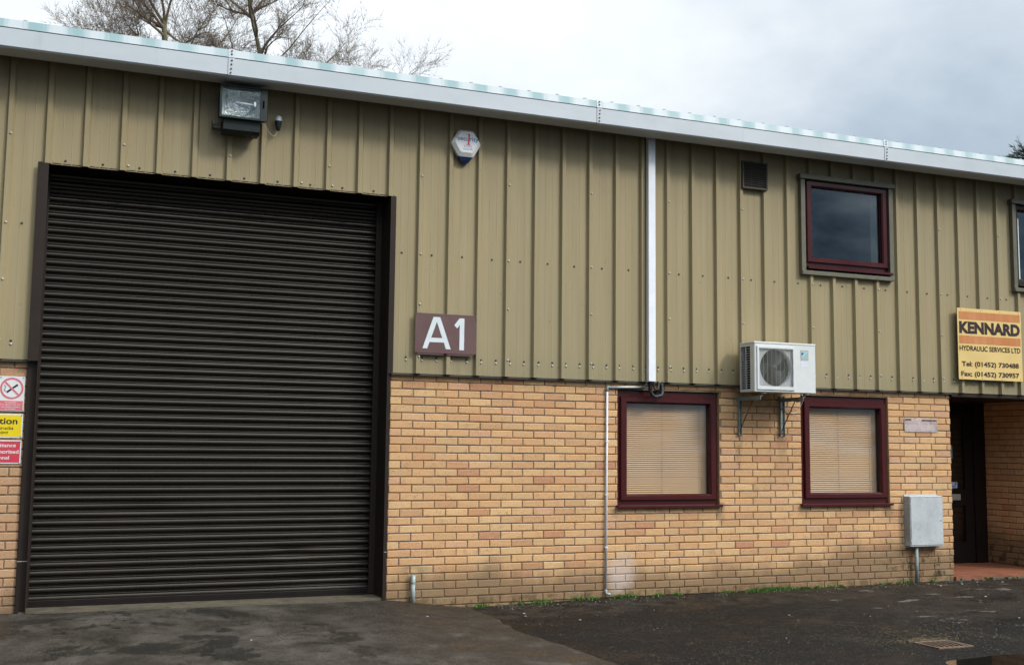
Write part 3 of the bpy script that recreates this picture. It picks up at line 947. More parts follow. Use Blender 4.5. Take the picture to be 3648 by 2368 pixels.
b = MB(); b.box(DOOR[0], DOOR[1], -0.05, 0.42, 3.850, 3.858); b.box(DOOR[0], DOOR[1], 0.40, 0.44, 3.0, 3.85)
b.box(DOOR[0] - 0.01, DOOR[0], 0.0, 0.42, 0, 3.85); b.box(DOOR[1], DOOR[1] + 0.01, 0.0, 0.42, 0, 3.85)
b.build('door_head', 'door_frame_dark', door)
b = MB(); b.tube([(DOOR[0] + .05, YD + 0.12, 3.86), (DOOR[1] - .05, YD + 0.12, 3.86)], 0.10, 20)
b.build('roller_drum', 'void', door)
b = MB()
rng = random.Random(5)
for i in range(60):
    xa = DOOR[0] + 0.03 + (3.06) * i / 60; xb = DOOR[0] + 0.03 + 3.06 * (i + 1) / 60
    ya = -0.085 - 0.02 * noise.noise(Vector((xa * 3, 0, 0))); yb = -0.085 - 0.02 * noise.noise(Vector((xb * 3, 0, 0)))
    za, zb2 = 0.1, 0.100
    n = len(b.v)
    b.v += [(xa, ya, -0.02), (xb, yb, -0.02), (xb, yb + 0.006, zb2), (xa, ya + 0.006, zb2), (xb, 0.4, zb2), (xa, 0.4, zb2)]
    b.face((n, n + 1, n + 2, n + 3)); b.face((n + 3, n + 2, n + 4, n + 5))
tag(b.build('threshold', 'threshold', bld), 'worn concrete door threshold')


# ---- windows
def window(hole, fr, gl, ysurf, label, sill=None, mat='upvc_maroon'):
    """fr: outer frame x0,x1,z0,z1; gl: glass rect"""
    b = MB(); yf = ysurf
    X0, X1, Z0, Z1 = fr; g0, g1, h0, h1 = gl

    def ring(o, i, ya, yb, bev):
        # mitred frame with a sloped inner edge
        O = [(o[0], o[2]), (o[1], o[2]), (o[1], o[3]), (o[0], o[3])]
        I = [(i[0], i[2]), (i[1], i[2]), (i[1], i[3]), (i[0], i[3])]
        Im = [(I[k][0] + (-bev if k in (0, 3) else bev), I[k][1] + (-bev if k in (0, 1) else bev)) for k in range(4)]
        n = len(b.v)
        for ring_, y in ((O, yb), (O, ya + bev * 0.5), ([(O[k][0] + (bev * .5 if k in (0, 3) else -bev * .5), O[k][1] + (bev * .5 if k in (0, 1) else -bev * .5)) for k in range(4)], ya), (Im, ya), (I, ya + bev), (I, yb)):
            b.v.extend([(x, y, z) for x, z in ring_])
        for r_ in range(5):
            for k in range(4):
                k2 = (k + 1) % 4
                b.face((n + r_ * 4 + k, n + r_ * 4 + k2, n + (r_ + 1) * 4 + k2, n + (r_ + 1) * 4 + k))
    s_out = (g0 - 0.076, g1 + 0.076, h0 - 0.058, h1 + 0.064)
    ring((X0, X1, Z0, Z1), (s_out[0] + .012, s_out[1] - .012, s_out[2] + .012, s_out[3] - .012), yf, yf + 0.06, 0.008)
    w = b.build('window', mat, bld)
    tag(w, label)
    b = MB(); ring(s_out, gl, yf - 0.026, yf + 0.05, 0.014); b.build('sash', mat, w)
    b = MB(); b.v.clear()
    ring((g0 - 0.004, g1 + 0.004, h0 - 0.004, h1 + 0.004), (g0 + 0.005, g1 - 0.005, h0 + 0.005, h1 - 0.005), yf + 0.016, yf + 0.022, 0.002)
    b.build('gasket', 'gasket_black', w)
    b = MB(); b.poly([(g0 - .002, yf + 0.026, h0 - .002), (g1 + .002, yf + 0.026, h0 - .002), (g1 + .002, yf + 0.026, h1 + .002), (g0 - .002, yf + 0.026, h1 + .002)])
    b.build('pane', 'pane_glass', w, fix=False)
    # room behind: open towards the glass
    b = MB(); D = 2.6; e = 0.002
    a0, a1, c0, c1 = g0 - .06, g1 + .06, h0 - 0.03, h1 + .05
    r0, r1, q0, q1 = g0 - 1.0, g1 + 0.8, h0 - 0.9, h1 + 0.35
    yi = yf + 0.065; yw = yf + 0.25
    for A, B_ in (((a0, c0), (a0, c1)), ((a0, c1), (a1, c1)), ((a1, c1), (a1, c0)), ((a1, c0), (a0, c0))):
        b.poly([(A[0], yi, A[1]), (B_[0], yi, B_[1]), (B_[0], yw, B_[1]), (A[0], yw, A[1])], 1)
    for p_, q_, s_, t_ in ((r0, a0, q0, q1), (a1, r1, q0, q1), (a0, a1, q0, c0), (a0, a1, c1, q1)):
        b.poly([(p_, yw, s_), (q_, yw, s_), (q_, yw, t_), (p_, yw, t_)])
    for A, B_ in (((r0, q0), (r0, q1)), ((r0, q1), (r1, q1)), ((r1, q1), (r1, q0)), ((r1, q0), (r0, q0))):
        b.poly([(A[0], yw, A[1]), (B_[0], yw, B_[1]), (B_[0], D, B_[1]), (A[0], D, A[1])])
    b.poly([(r0, D, q0), (r1, D, q0), (r1, D, q1), (r0, D, q1)])
    b.build('room', ['dark_room', 'reveal_white'], w, fix=False)
    if sill:
        s0, s1, sz, sy = sill
        b = MB(); b.prism([(yf + 0.02, sz + 0.022), (sy + 0.012, sz + 0.022), (sy, sz + 0.016), (sy, sz - 0.006), (sy + 0.010, sz - 0.006), (sy + 0.012, sz + 0.006), (yf + 0.02, sz + 0.012)], 'x', s0, s1)
        b.build('sill', mat, w)
    return w


window(W1, (2.392, 3.588, 0.900, 2.078), (2.505, 3.487, 1.018, 1.952), 0.030, 'lower window with maroon frame left of the outdoor unit', (2.372, 3.610, 0.892, -0.045))
window(W2, (4.640, 5.826, 0.900, 2.080), (4.768, 5.728, 1.022, 1.956), 0.030, 'lower window with maroon frame right of the outdoor unit', (4.618, 5.848, 0.888, -0.045))
wu = window(U1, (4.702, 5.830, 3.510, 4.478), (4.780, 5.744, 3.616, 4.413), -0.055, 'upper window with maroon frame and dark reflecting glass', (4.690, 5.856, 3.488, -0.115))
w3 = window(U2, (7.752, 8.90, 3.510, 4.478), (7.806, 8.83, 3.570, 4.413), -0.055, 'upper window cut by the right edge of the view', (7.75, 8.92, 3.488, -0.115), 'trim_brown')
for (X0, X1, Z0, Z1) in (U1, U2):
    b = MB()
    b.box(X0 - 0.075, X1 + 0.030, -0.125, -0.046, Z1 - 0.030, Z1 + 0.022, 0.002)
    b.box(X0 - 0.055, X0 + 0.0, -0.105, -0.02, Z0 - 0.05, Z1 - 0.032)
    b.box(X1 - 0.045, X1 + 0.012, -0.105, -0.02, Z0 - 0.03, Z1 - 0.032)
    b.box(X0 - 0.050, X1 + 0.010, -0.112, -0.046, Z0 - 0.052, Z0 - 0.008, 0.002)
    tag(b.build('window_flashing', 'trim_olive', bld), 'olive steel flashing round an upper window')
b = MB(); b.box(U2[0], 7.752, 0.01, 0.018, U2[2], U2[3]); b.build('window_packing', 'gasket_black', bld)
b = MB(); b.box(U1[0], U1[1], 0.01, 0.018, U1[2], 3.505); b.box(U1[0], 4.70, 0.01, 0.018, 3.505, U1[3]); b.box(5.832, U1[1], 0.01, 0.018, 3.505, U1[3])
b.box(4.70, 5.832, 0.01, 0.018, 4.479, U1[3])
b.build('window_packing', 'gasket_black', bld)
# white blind edge just inside the right-hand upper window
b = MB(); b.box(7.800, 7.870, -0.022, -0.016, 3.565, 4.33)
t_ = thing('roller_blind', (7.83, -0.02, 3.56), 'narrow white blind edge inside the upper window at the right border', 'blind')
b.build('fabric', 'pvc_white', t_)


def blind(x0, x1, z0, z1, y, label, group):
    t = thing('venetian_blind', ((x0 + x1) / 2, y, z0), label, 'blind', group)
    b = MB(); n = int((z1 - z0) / 0.0212); rg = random.Random(int(x0 * 10))
    for i in range(n):
        zc_ = z1 - 0.03 - i * 0.0212; j = rg.uniform(-.0008, .0008)
        arc = [(-0.0125, 0.0), (-0.0065, 0.0018), (0.0, 0.0024), (0.0065, 0.0018), (0.0125, 0.0)]
        th = R(55) + rg.uniform(-0.03, 0.03)
        P_ = []
        for u_, w_ in arc:
            P_.append((y + u_ * math.cos(th) - w_ * math.sin(th), zc_ + j + u_ * math.sin(th) + w_ * math.cos(th)))
        for (ya, za), (yb, zb2) in zip(P_, P_[1:]):
            b.poly([(x0, ya, za), (x1, ya, za), (x1, yb, zb2), (x0, yb, zb2)], 0, True)
    b.build('slats', 'blind_cream', t, fix=False)
    b = MB(); b.box(x0, x1, y - 0.014, y + 0.014, z1 - 0.014, z1 + 0.012, 0.002); b.build('headrail', 'blind_cream', t)
    b = MB(); b.box(x0, x1, y - 0.010, y + 0.010, z0 + 0.0, z0 + 0.014, 0.002); b.build('bottom_rail', 'blind_cream', t)
    for xx in (x0 + 0.012, x0 + (x1 - x0) * 0.47, x1 - 0.10):
        b = MB(); b.tube([(xx, y - 0.0135, z0 + 0.01), (xx, y - 0.0135, z1)], 0.0011, 4); b.build('cord', 'cord_dark', t)
    return t


blind(2.475, 3.500, 1.005, 1.975, 0.105, 'cream slatted blind closed inside the lower window by the white waste pipe', 'blinds in the lower windows')
blind(4.740, 5.735, 1.005, 1.975, 0.105, 'cream slatted blind closed inside the lower window nearest the entrance', 'blinds in the lower windows')

# ---- entrance recess
b = MB(); b.box(XC - 0.004, XRET + 0.004, -0.035, 1.30, -0.05, 0.066)
tag(b.build('doorstep', 'quarry_tile', bld), 'red quarry tiled doorstep')
b = MB()
rg = random.Random(9)
for i in range(30):
    xa = XC + 0.0 + i * 0.056
    b.box(xa, xa + 0.057, -0.055 - rg.uniform(0, .03), -0.036, -0.05, 0.03 + rg.uniform(-.02, .02), 0.006)
b.build('step_edge', 'threshold', bld)
YE = 1.16
b = MB(); b.box(XC, 7.30, YE, YE + 0.08, 0.066, ZB - .046); b.box(8.20, XRET, YE - 0.005, YE + 0.08, 0.066, ZB - .046); b.box(7.30, 8.20, YE, YE + 0.08, 2.06, ZB - .046)
b.box(XC, 7.30, YE + 0.08, YE + 0.12, -0.05, 2.2); b.box(XC, XRET, YE + 0.13, YE + 0.2, -0.1, 2.25)
ed = b.build('entrance_door', 'door_frame_dark', bld); tag(ed, 'dark framed glazed entrance door in the recess')
b = MB()
b.box(7.305, 7.42, YE + .01, YE + .05, 0.075, 2.055); b.box(8.055, 8.195, YE + .01, YE + .05, 0.075, 2.055)
for za, zb2 in ((0.075, 0.335), (0.80, 1.005), (1.95, 2.055)): b.box(7.42, 8.055, YE + .01, YE + .05, za, zb2)
b.build('door_leaf', 'door_frame_dark', ed)
b = MB(); b.poly([(7.42, YE + .03, 0.33), (8.06, YE + .03, 0.33), (8.06, YE + .03, 0.81), (7.42, YE + .03, 0.81)])
b.poly([(7.42, YE + .03, 1.0), (8.06, YE + .03, 1.0), (8.06, YE + .03, 1.96), (7.42, YE + .03, 1.96)]); b.build('door_glass', 'pane_glass', ed, fix=False)
b = MB(); b.box(7.66, 7.965, YE - 0.002, YE + 0.009, 0.868, 0.945, 0.003); b.box(7.69, 7.935, YE - 0.005, YE - 0.002, 0.885, 0.93)
b.build('letterbox', 'plate_steel', ed)
t = thing('notice', (7.8, YE, 1.4), 'pale green paper notice with dark print stuck on the entrance door', 'notice')
b = MB(); b.box(7.60, 7.865, YE + 0.0205, YE + 0.0225, 1.402, 1.568); b.build('sheet', 'notice_green', t)
b = MB()
for i in range(6):
    zz = 1.545 - i * 0.022
    for x in (7.63, 7.70, 7.78, 7.82):
        if (i + int(x * 100)) % 3: b.box(x, x + 0.035, YE + 0.0190, YE + 0.0200, zz - 0.006, zz)
b.build('print', 'ink_black', t)
t = thing('sticker', (7.85, YE, 1.03), 'small white and blue sticker on the door glass above the letterbox', 'sticker')
b = MB(); b.box(7.68, 7.935, YE + 0.0205, YE + 0.0225, 1.022, 1.098); b.build('sheet', 'notice_blue', t)
b = MB(); b.lathe([(0.0001, 0), (0.016, 0)], (7.905, YE + 0.0195, 1.075), 12, axis='y'); b.box(7.84, 7.90, YE + 0.0190, YE + 0.0200, 1.036, 1.050)
b.build('print', 'logo_blue', t)

# ================================================================== things on the wall
# trunking and waste pipe
t = thing('cable_trunking', (2.70, -0.085, 2.17), 'white square plastic trunking running down from the gutter', 'trunking')
b = MB(); b.box(2.676, 2.757, -0.138, -0.084, 2.170, 4.80, 0.003); b.build('cover', 'pvc_white', t)

t = thing('waste_pipe', (2.25, -0.025, 0.0), 'thin white waste pipe with grey elbows beside the lower window', 'pipe')
RP = 0.0115
b = MB(); b.tube([(2.285, -0.025, 2.103), (2.655, -0.025, 2.116)], RP, 10); b.build('horizontal_pipe', 'pvc_waste', t)
b = MB(); b.tube([(2.2565, -0.025, 2.082), (2.246, -0.025, 0.060)], RP, 10); b.build('vertical_pipe', 'pvc_waste', t)
for pts_ in ([(2.257, -0.025, 2.060), (2.257, -0.025, 2.088), (2.262, -0.025, 2.100), (2.276, -0.025, 2.104), (2.302, -0.025, 2.104)],
             [(2.650, -0.025, 2.116), (2.682, -0.025, 2.118), (2.696, -0.027, 2.126), (2.700, -0.03, 2.140), (2.700, -0.04, 2.180)],
             [(2.246, -0.025, 0.085), (2.246, -0.025, 0.060), (2.250, -0.030, 0.048), (2.262, -0.038, 0.042), (2.286, -0.05, 0.038)]):
    b = MB(); b.tube(pts_, RP * 1.28, 10); b.build('elbow', 'pvc_grey', t)
for z in (1.55, 1.02, 0.5):
    b = MB(); xx = 2.246 + 0.0105 * z / 2.06; b.box(xx - 0.016, xx + 0.016, -0.0375, 0.0, z - 0.007, z + 0.007, 0.002); b.build('pipe_clip', 'pvc_waste', t)

t = thing('insulated_hose', (2.80, -0.06, 2.05), 'thick black insulated hose looping below the white trunking', 'hose')


def arc_pts(pts, n=6):
    """Catmull-Rom through the points"""
    P = [Vector(p) for p in pts]; P = [P[0] * 2 - P[1]] + P + [P[-1] * 2 - P[-2]]; out = []
    for i in range(1, len(P) - 2):
        for k in range(n):
            u_ = k / n; a, b_, c_, d_ = P[i - 1], P[i], P[i + 1], P[i + 2]
            out.append(0.5 * ((2 * b_) + (-a + c_) * u_ + (2 * a - 5 * b_ + 4 * c_ - d_) * u_ ** 2 + (-a + 3 * b_ - 3 * c_ + d_) * u_ ** 3))
    out.append(P[-2]); return out


b = MB(); pp = arc_pts([(2.722, -0.085, 2.20), (2.722, -0.08, 2.13), (2.730, -0.075, 2.075), (2.765, -0.075, 2.022), (2.815, -0.075, 2.022), (2.862, -0.068, 2.038), (2.880, -0.05, 2.085), (2.882, -0.035, 2.15), (2.882, -0.03, 2.19)], 5)
b.tube(pp, [0.0205 + 0.0018 * math.sin(i * 1.9) for i in range(len(pp))], 12); b.build('outer_loop', 'hose_black', t)
b = MB(); pp = arc_pts([(2.748, -0.10, 2.19), (2.752, -0.10, 2.125), (2.772, -0.10, 2.092), (2.805, -0.095, 2.100), (2.822, -0.08, 2.135), (2.828, -0.05, 2.175)], 5)
b.tube(pp, 0.0098, 10); b.build('inner_loop', 'hose_black', t)

# ---- outdoor air conditioning unit
AX0, AX1, AY0, AY1, AZ0, AZ1 = 3.753, 4.520, -0.430, -0.165, 2.088, 2.606
t = thing('air_conditioner', ((AX0 + AX1) / 2, (AY0 + AY1) / 2, AZ0), 'white outdoor air conditioning unit on wall brackets between the lower windows', 'air conditioner')
gx0, gx1, gz0, gz1 = 3.800, 4.232, 2.138, 2.540
fx, fz, fr_ = 4.028, 2.340, 0.196
b = MB()
# front: a plate with the fan-guard opening, turned corner on the left
b.box(AX0 + 0.012, gx0, AY0, AY0 + 0.012, AZ0, AZ1 - 0.02); b.box(gx1, AX1 - 0.004, AY0, AY0 + 0.012, AZ0, AZ1 - 0.02)
b.box(gx0, gx1, AY0, AY0 + 0.012, AZ0, gz0); b.box(gx0, gx1, AY0, AY0 + 0.012, gz1, AZ1 - 0.02)
b.prism([(AX0, AY0 + 0.012), (AX0 + 0.004, AY0 + 0.004), (AX0 + 0.012, AY0), (AX0 + 0.012, AY0 + 0.012)], 'z', AZ0, AZ1 - 0.02)
b.prism([(AX1, AY0 + 0.012), (AX1, AY0 + 0.004), (AX1 - 0.004, AY0), (AX1 - 0.004, AY0 + 0.012)], 'z', AZ0, AZ1 - 0.02)
b.box(AX1 - 0.01, AX1, AY0 + 0.012, AY1, AZ0, AZ1 - 0.02)
# side frame strips on the left
b.box(AX0, AX0 + 0.006, AY0 + 0.012, AY0 + 0.075, AZ0, AZ1 - 0.02)
b.box(AX0, AX0 + 0.006, AY1 - 0.012, AY1, AZ0, AZ1 - 0.02)
b.box(AX0, AX0 + 0.006, AY0 + 0.075, AY1 - 0.012, AZ0, AZ0 + 0.025)
b.box(AX0, AX0 + 0.006, AY0 + 0.075, AY1 - 0.012, AZ1 - 0.045, AZ1 - 0.02)
b.box(AX0 + 0.006, AX1 - 0.01, AY1 - 0.004, AY1, AZ0, AZ1 - 0.02)
b.box(AX0 + 0.006, AX1 - 0.01, AY0 + 0.013, AY1 - 0.005, AZ0, AZ0 + 0.004)
b.build('casing', 'casing_cream', t)
b = MB(); b.box(AX0 - 0.003, AX1 + 0.003, AY0 - 0.003, AY1 + 0.003, AZ1 - 0.0185, AZ1, 0.004); b.build('top_panel', 'casing_cream', t)
sg = MB()
y0_, y1_ = AY0 + 0.075, AY1 - 0.012
for i in range(19):
    z = AZ0 + 0.025 + i * (AZ1 - 0.07 - AZ0) / 18
    sg.box(AX0 + 0.0005, AX0 + 0.005, y0_, y1_, z - 0.0022, z + 0.0022)
for y in (y0_ + 0.082,): sg.box(AX0, AX0 + 0.0055, y - 0.004, y + 0.004, AZ0 + .025, AZ1 - 0.045)
sg.build('side_grille', 'casing_shell', t)
b = MB(); b.box(AX0 + 0.02, AX0 + 0.03, y0_ + 0.090, y1_, AZ0 + 0.02, AZ1 - 0.19); b.build('heat_exchanger', 'fin_metal', t)
b = MB(); b.box(AX0 + 0.05, AX0 + 0.06, y0_ - 0.03, y1_, AZ0 + 0.005, AZ1 - 0.022); b.build('inner_bulkhead', 'void', t)
# grille frame
b = MB()
o_, i_ = (3.782, 4.246, 2.108, 2.560), (gx0 + 0.006, gx1 - 0.004, gz0 + 0.004, gz1 - 0.003)
for q in ((o_[0], i_[0], o_[2], o_[3]), (i_[1], o_[1], o_[2], o_[3]), (i_[0], i_[1], o_[2], i_[2]), (i_[0], i_[1], i_[3], o_[3])):
    b.box(q[0], q[1], AY0 - 0.012, AY0 - 0.0005, q[2], q[3], 0.0015)
b.build('grille_frame', 'casing_cream', t)
b = MB(); nW = 38
for i in range(nW):
    z = i_[2] + (i + 0.5) * (i_[3] - i_[2]) / nW
    b.box(i_[0], i_[1], AY0 - 0.0095, AY0 - 0.0065, z - 0.0006, z + 0.0006)
for i in range(1, 8):
    x = i_[0] + i * (i_[1] - i_[0]) / 8; b.box(x - 0.0006, x + 0.0006, AY0 - 0.0065, AY0 - 0.0035, i_[2], i_[3])
b.build('fan_guard', 'wire_cream', t)
# bell mouth plate with round opening
b = MB(); N = 48; yb_ = AY0 + 0.016
sq = []; ci = []
for k in range(N):
    an = 2 * math.pi * k / N; cx_, cz_ = math.cos(an), math.sin(an)
    sx = (gx1 - fx if cx_ > 0 else fx - gx0) / max(1e-6, abs(cx_)); sz = (gz1 - fz if cz_ > 0 else fz - gz0) / max(1e-6, abs(cz_))
    rr = max(fr_ + 0.001, min(sx, sz)); sq.append((fx + cx_ * rr, yb_, fz + cz_ * rr)); ci.append((fx + cx_ * fr_, yb_, fz + cz_ * fr_))
n = len(b.v); b.v += sq + ci + [(x, yb_ + 0.06, z) for x, _, z in ci]
for k in range(N):
    k2 = (k + 1) % N
    b.face((n + k, n + k2, n + N + k2, n + N + k)); b.face((n + N + k, n + N + k2, n + 2 * N + k2, n + 2 * N + k), 0, True)
b.build('fan_shroud', 'casing_shell', t, fix=False)
b = MB(); b.box(gx0 - .02, gx1 + .02, AY0 + 0.16, AY0 + 0.17, gz0 - .02, gz1 + .02); b.build('inner_panel', 'void', t)
b = MB(); b.lathe([(0.0001, -0.02), (0.03, -0.018), (0.042, 0.0), (0.042, 0.05)], (fx, AY0 + 0.05, fz), 20, axis='y')
for k in range(3):
    a0 = 2 * math.pi * k / 3 + 0.5; n = len(b.v); S = 10
    for i in range(S + 1):
        for r_, sw in ((0.035, 0.0), (0.11, 0.12), (0.182, 0.30)):
            an = a0 + sw + 1.25 * i / S; b.v.append((fx + r_ * math.cos(an), AY0 + 0.045 + 0.055 * i / S, fz + r_ * math.sin(an)))
    for i in range(S):
        for j in range(2):
            a = n + i * 3 + j; b.face((a, a + 1, a + 4, a + 3), 0, True)
b.build('fan', 'fan_plastic', t, fix=False)
b = MB(); b.box(4.331, 4.430, AY0 - 0.003, AY0 - 0.0002, 2.428, 2.538, 0.0008); bd = b.build('badge', 'badge_grey', t)
b = MB(); yy = AY0 - 0.0045
b.poly([(4.345, yy, 2.520), (4.345, yy, 2.452), (4.352, yy, 2.450), (4.412, yy, 2.512), (4.414, yy, 2.520)]); b.build('badge_mark', 'badge_blue', bd, fix=False)
b = MB(); b.poly([(4.342, yy - .001, 2.507), (4.342, yy - .001, 2.480), (4.373, yy - .001, 2.507)]); b.build('badge_corner', 'badge_navy', bd, fix=False)
b = MB(); b.box(4.331, 4.430, AY0 - 0.0012, AY0 - 0.0002, 2.362, 2.424); b.build('rating_label', 'paper_white', t)
b = MB(); b.box(4.350, 4.412, AY0 - 0.0018, AY0 - 0.0014, 2.390, 2.3915); b.build('label_print', 'badge_grey', t)
for x in (3.895, 4.432):
    b = MB(); b.box(x - 0.016, x + 0.016, AY0 + 0.02, AY0 + 0.06, AZ0 - 0.018, AZ0, 0.004); b.build('foot', 'pvc_white', t)
b = MB(); b.tube(arc_pts([(4.47, -0.30, 2.09), (4.485, -0.27, 2.055), (4.478, -0.22, 2.02), (4.46, -0.17, 2.01)], 5), 0.014, 10); b.build('drain_elbow', 'pvc_grey', t)
b = MB(); b.tube(arc_pts([(4.435, -0.12, 2.07), (4.437, -0.05, 2.00), (4.455, -0.03, 1.93), (4.51, -0.02, 1.887), (4.57, -0.025, 1.90), (4.605, -0.05, 1.97), (4.59, -0.12, 2.05), (4.50, -0.2, 2.09)], 6), 0.0042, 6)
b.build('cable', 'pvc_waste', t)

for bx_, wd, lab in ((3.822, 0.040, 'rusty grey steel wall bracket under the fan end of the outdoor unit'), (4.352, 0.060, 'rusty grey steel wall bracket under the badge end of the outdoor unit')):
    t = thing('wall_bracket', (bx_, -0.01, 1.63), lab, 'bracket', 'brackets carrying the outdoor unit')
    b = MB(); b.box(bx_, bx_ + wd, -0.010, -0.004, 1.632, 2.068); b.box(bx_, bx_ + 0.004, -0.036, -0.010, 1.632, 2.068); b.box(bx_ + wd - 0.004, bx_ + wd, -0.030, -0.010, 1.632, 2.068)
    b.build('upright', 'galvanised', t)
    b = MB(); b.box(bx_ + 0.005, bx_ + 0.034, -0.425, -0.010, 2.040, 2.0445); b.box(bx_ + 0.005, bx_ + 0.009, -0.425, -0.011, 2.002, 2.0395)
    b.build('arm', 'galvanised', t)
    b = MB(); b.tube([(bx_ + 0.016, -0.02, 1.68), (bx_ + 0.016, -0.28, 2.02)], 0.0052, 8); b.build('brace', 'rust', t)
    for z in (1.665, 1.93):
        b = MB(); b.lathe([(0.010, 0), (0.010, -0.008), (0.0001, -0.009)], (bx_ + wd * .5, -0.0105, z), 6, axis='y'); b.build('bolt', 'rust', t)

# ---- vent grille
t = thing('vent_grille', (4.01, -0.085, 4.30), 'square black plastic louvre vent high on the olive cladding', 'vent')
b = MB(); X0, X1, Z0, Z1 = 3.846, 4.172, 4.300, 4.602
for q in ((X0, X0 + .018, Z0, Z1), (X1 - .018, X1, Z0, Z1), (X0 + .018, X1 - .018, Z0, Z0 + .018), (X0 + .018, X1 - .018, Z1 - .018, Z1)): b.box(q[0], q[1], -0.112, -0.0835, q[2], q[3], 0.002)
b.build('frame', 'vent_black', t)
b = MB(); b.box(X0 + .0185, X1 - .0185, -0.0865, -0.0835, Z0 + .0185, Z1 - .0185); b.build('duct', 'vent_dark', t)
b = MB()
for i in range(13):
    z = Z0 + 0.026 + i * 0.0205
    b.prism([(-0.1100, z + 0.003), (-0.1075, z - 0.005), (-0.100, z - 0.005), (-0.100, z + 0.003)], 'x', X0 + .018, X1 - .018)
for x in (X0 + .115, X0 + .213): b.box(x - .0015, x + .0015, -0.1125, -0.1105, Z0 + .018, Z1 - .018)
b.build('louvres', 'vent_black', t)

# ---- alarm box
t = thing('alarm_box', (0.66, -0.085, 4.29), 'white hexagonal burglar alarm box with blue base on the cladding', 'alarm box')
hexo = [(0.590, 4.556), (0.738, 4.556), (0.818, 4.428), (0.738, 4.292), (0.584, 4.292), (0.504, 4.424)]
cx_, cz_ = 0.661, 4.425


def roundpoly(P, r, n=4):
    out = []
    for i in range(len(P)):
        a, b_, c_ = Vector(P[i - 1]), Vector(P[i]), Vector(P[(i + 1) % len(P)])
        p1 = b_ + (a - b_).normalized() * r; p2 = b_ + (c_ - b_).normalized() * r
        for k in range(n + 1):
            u_ = k / n; out.append(tuple(p1 * (1 - u_) ** 2 + b_ * 2 * u_ * (1 - u_) + p2 * u_ ** 2))
    return out


b = MB(); rings = []
for sc_, dz_, y in ((1.0, 0, -0.080), (1.0, 0, -0.118), (0.985, 0, -0.126), (0.80, 0.010, -0.146), (0.77, 0.010, -0.148)):
    rings.append([(cx_ + (x - cx_) * sc_, y, cz_ + dz_ + (z - cz_) * sc_) for x, z in roundpoly(hexo, 0.022)])
n = len(b.v); K = len(rings[0])
for r_ in rings: b.v += r_
for i in range(len(rings) - 1):
    for k in range(K): b.face((n + i * K + k, n + i * K + (k + 1) % K, n + (i + 1) * K + (k + 1) % K, n + (i + 1) * K + k))
b.face([n + (len(rings) - 1) * K + k for k in range(K)])
b.build('cover', 'bell_white', t)
b = MB(); n = len(b.v)
lo_ = [(0.588, -0.084, 4.291), (0.734, -0.084, 4.291), (0.734, -0.120, 4.291), (0.588, -0.120, 4.291)]
l2 = [(0.605, -0.084, 4.262), (0.717, -0.084, 4.262), (0.708, -0.112, 4.262), (0.614, -0.112, 4.262)]
l3 = [(0.630, -0.084, 4.236), (0.692, -0.084, 4.236), (0.680, -0.098, 4.236), (0.640, -0.098, 4.236)]
b.v += lo_ + l2 + l3
for i in range(2):
    for k in range(4): b.face((n + i * 4 + k, n + i * 4 + (k + 1) % 4, n + i * 4 + 4 + (k + 1) % 4, n + i * 4 + 4 + k))
b.face((n, n + 1, n + 2, n + 3)); b.face((n + 8, n + 9, n + 10, n + 11)); b.build('strobe_base', 'bell_blue', t)
yl = -0.1492
text_part('lettering', 'security', 0.566, 0.782, 4.432, 4.488, yl, 'logo_blue', t, bold=0.012)
b = MB(); tx = 0.676
one = [(-0.020, -0.055), (0.022, -0.055), (0.022, -0.049), (0.012, -0.046), (0.018, 0.058), (-0.012, 0.052), (-0.012, 0.046), (0.0, 0.044), (-0.006, -0.044), (-0.020, -0.049)]
b.poly([(tx + x, yl - 0.0010, 4.462 + z) for x, z in one]); b.build('numeral', 'logo_red', t, fix=False)
text_part('lettering', '01452', 0.634, 0.714, 4.384, 4.402, yl, 'logo_blue', t, bold=0.004, spacing=1.2)
text_part('lettering', '525798', 0.627, 0.720, 4.356, 4.374, yl, 'logo_blue', t, bold=0.004, spacing=1.2)

# ---- floodlight, bracket, sensor
t = thing('floodlight', (-1.52, -0.2, 4.24), 'dark metal floodlight with square glass front above the roller door', 'floodlight')
FX0, FX1, FZ0, FZ1 = -1.716, -1.300, 4.354, 4.640
b = MB(); YF = -0.300; YB = -0.125
hp = [(YF + .004, FZ0), (YB - 0.03, FZ0 + 0.03), (YB, FZ0 + .12), (YB, FZ1 - .05), (YB - .03, FZ1 - .01), (YF + .004, FZ1 - .004)]
for (ya, za), (yb, zb2) in zip(hp, hp[1:]): b.poly([(FX0 + .012, ya, za), (FX1 - .008, ya, za), (FX1 - .008, yb, zb2), (FX0 + .012, yb, zb2)])
for xx in (FX0 + .012, FX1 - .008): b.poly([(xx, y_, z_) for y_, z_ in hp])
b.build('housing', 'lamp_body', t)
b = MB(); GX0, GX1, GZ0, GZ1 = -1.694, -1.362, 4.374, 4.626
for q in ((FX0, GX0, FZ0, FZ1), (GX1, FX1, FZ0, FZ1), (GX0, GX1, FZ0, GZ0), (GX0, GX1, GZ1, FZ1)): b.box(q[0], q[1], YF - 0.022, YF + 0.004, q[2], q[3], 0.002)
b.box(FX0 - .004, FX1 + .020, YF - 0.034, YF + 0.02, FZ1 + .001, FZ1 + 0.008)
b.box(-1.342, -1.326, YF - 0.0235, YF - 0.0215, 4.47, 4.54, mi=1)
b.build('front_frame', ['lamp_body', 'void'], t)
for x in (-1.655, -1.382):
    b = MB(); b.box(x - .009, x + .009, YF - 0.03, YF - 0.01, FZ1 + 0.0085, FZ1 + 0.020, 0.002); b.build('hinge', 'trim_brown', t)
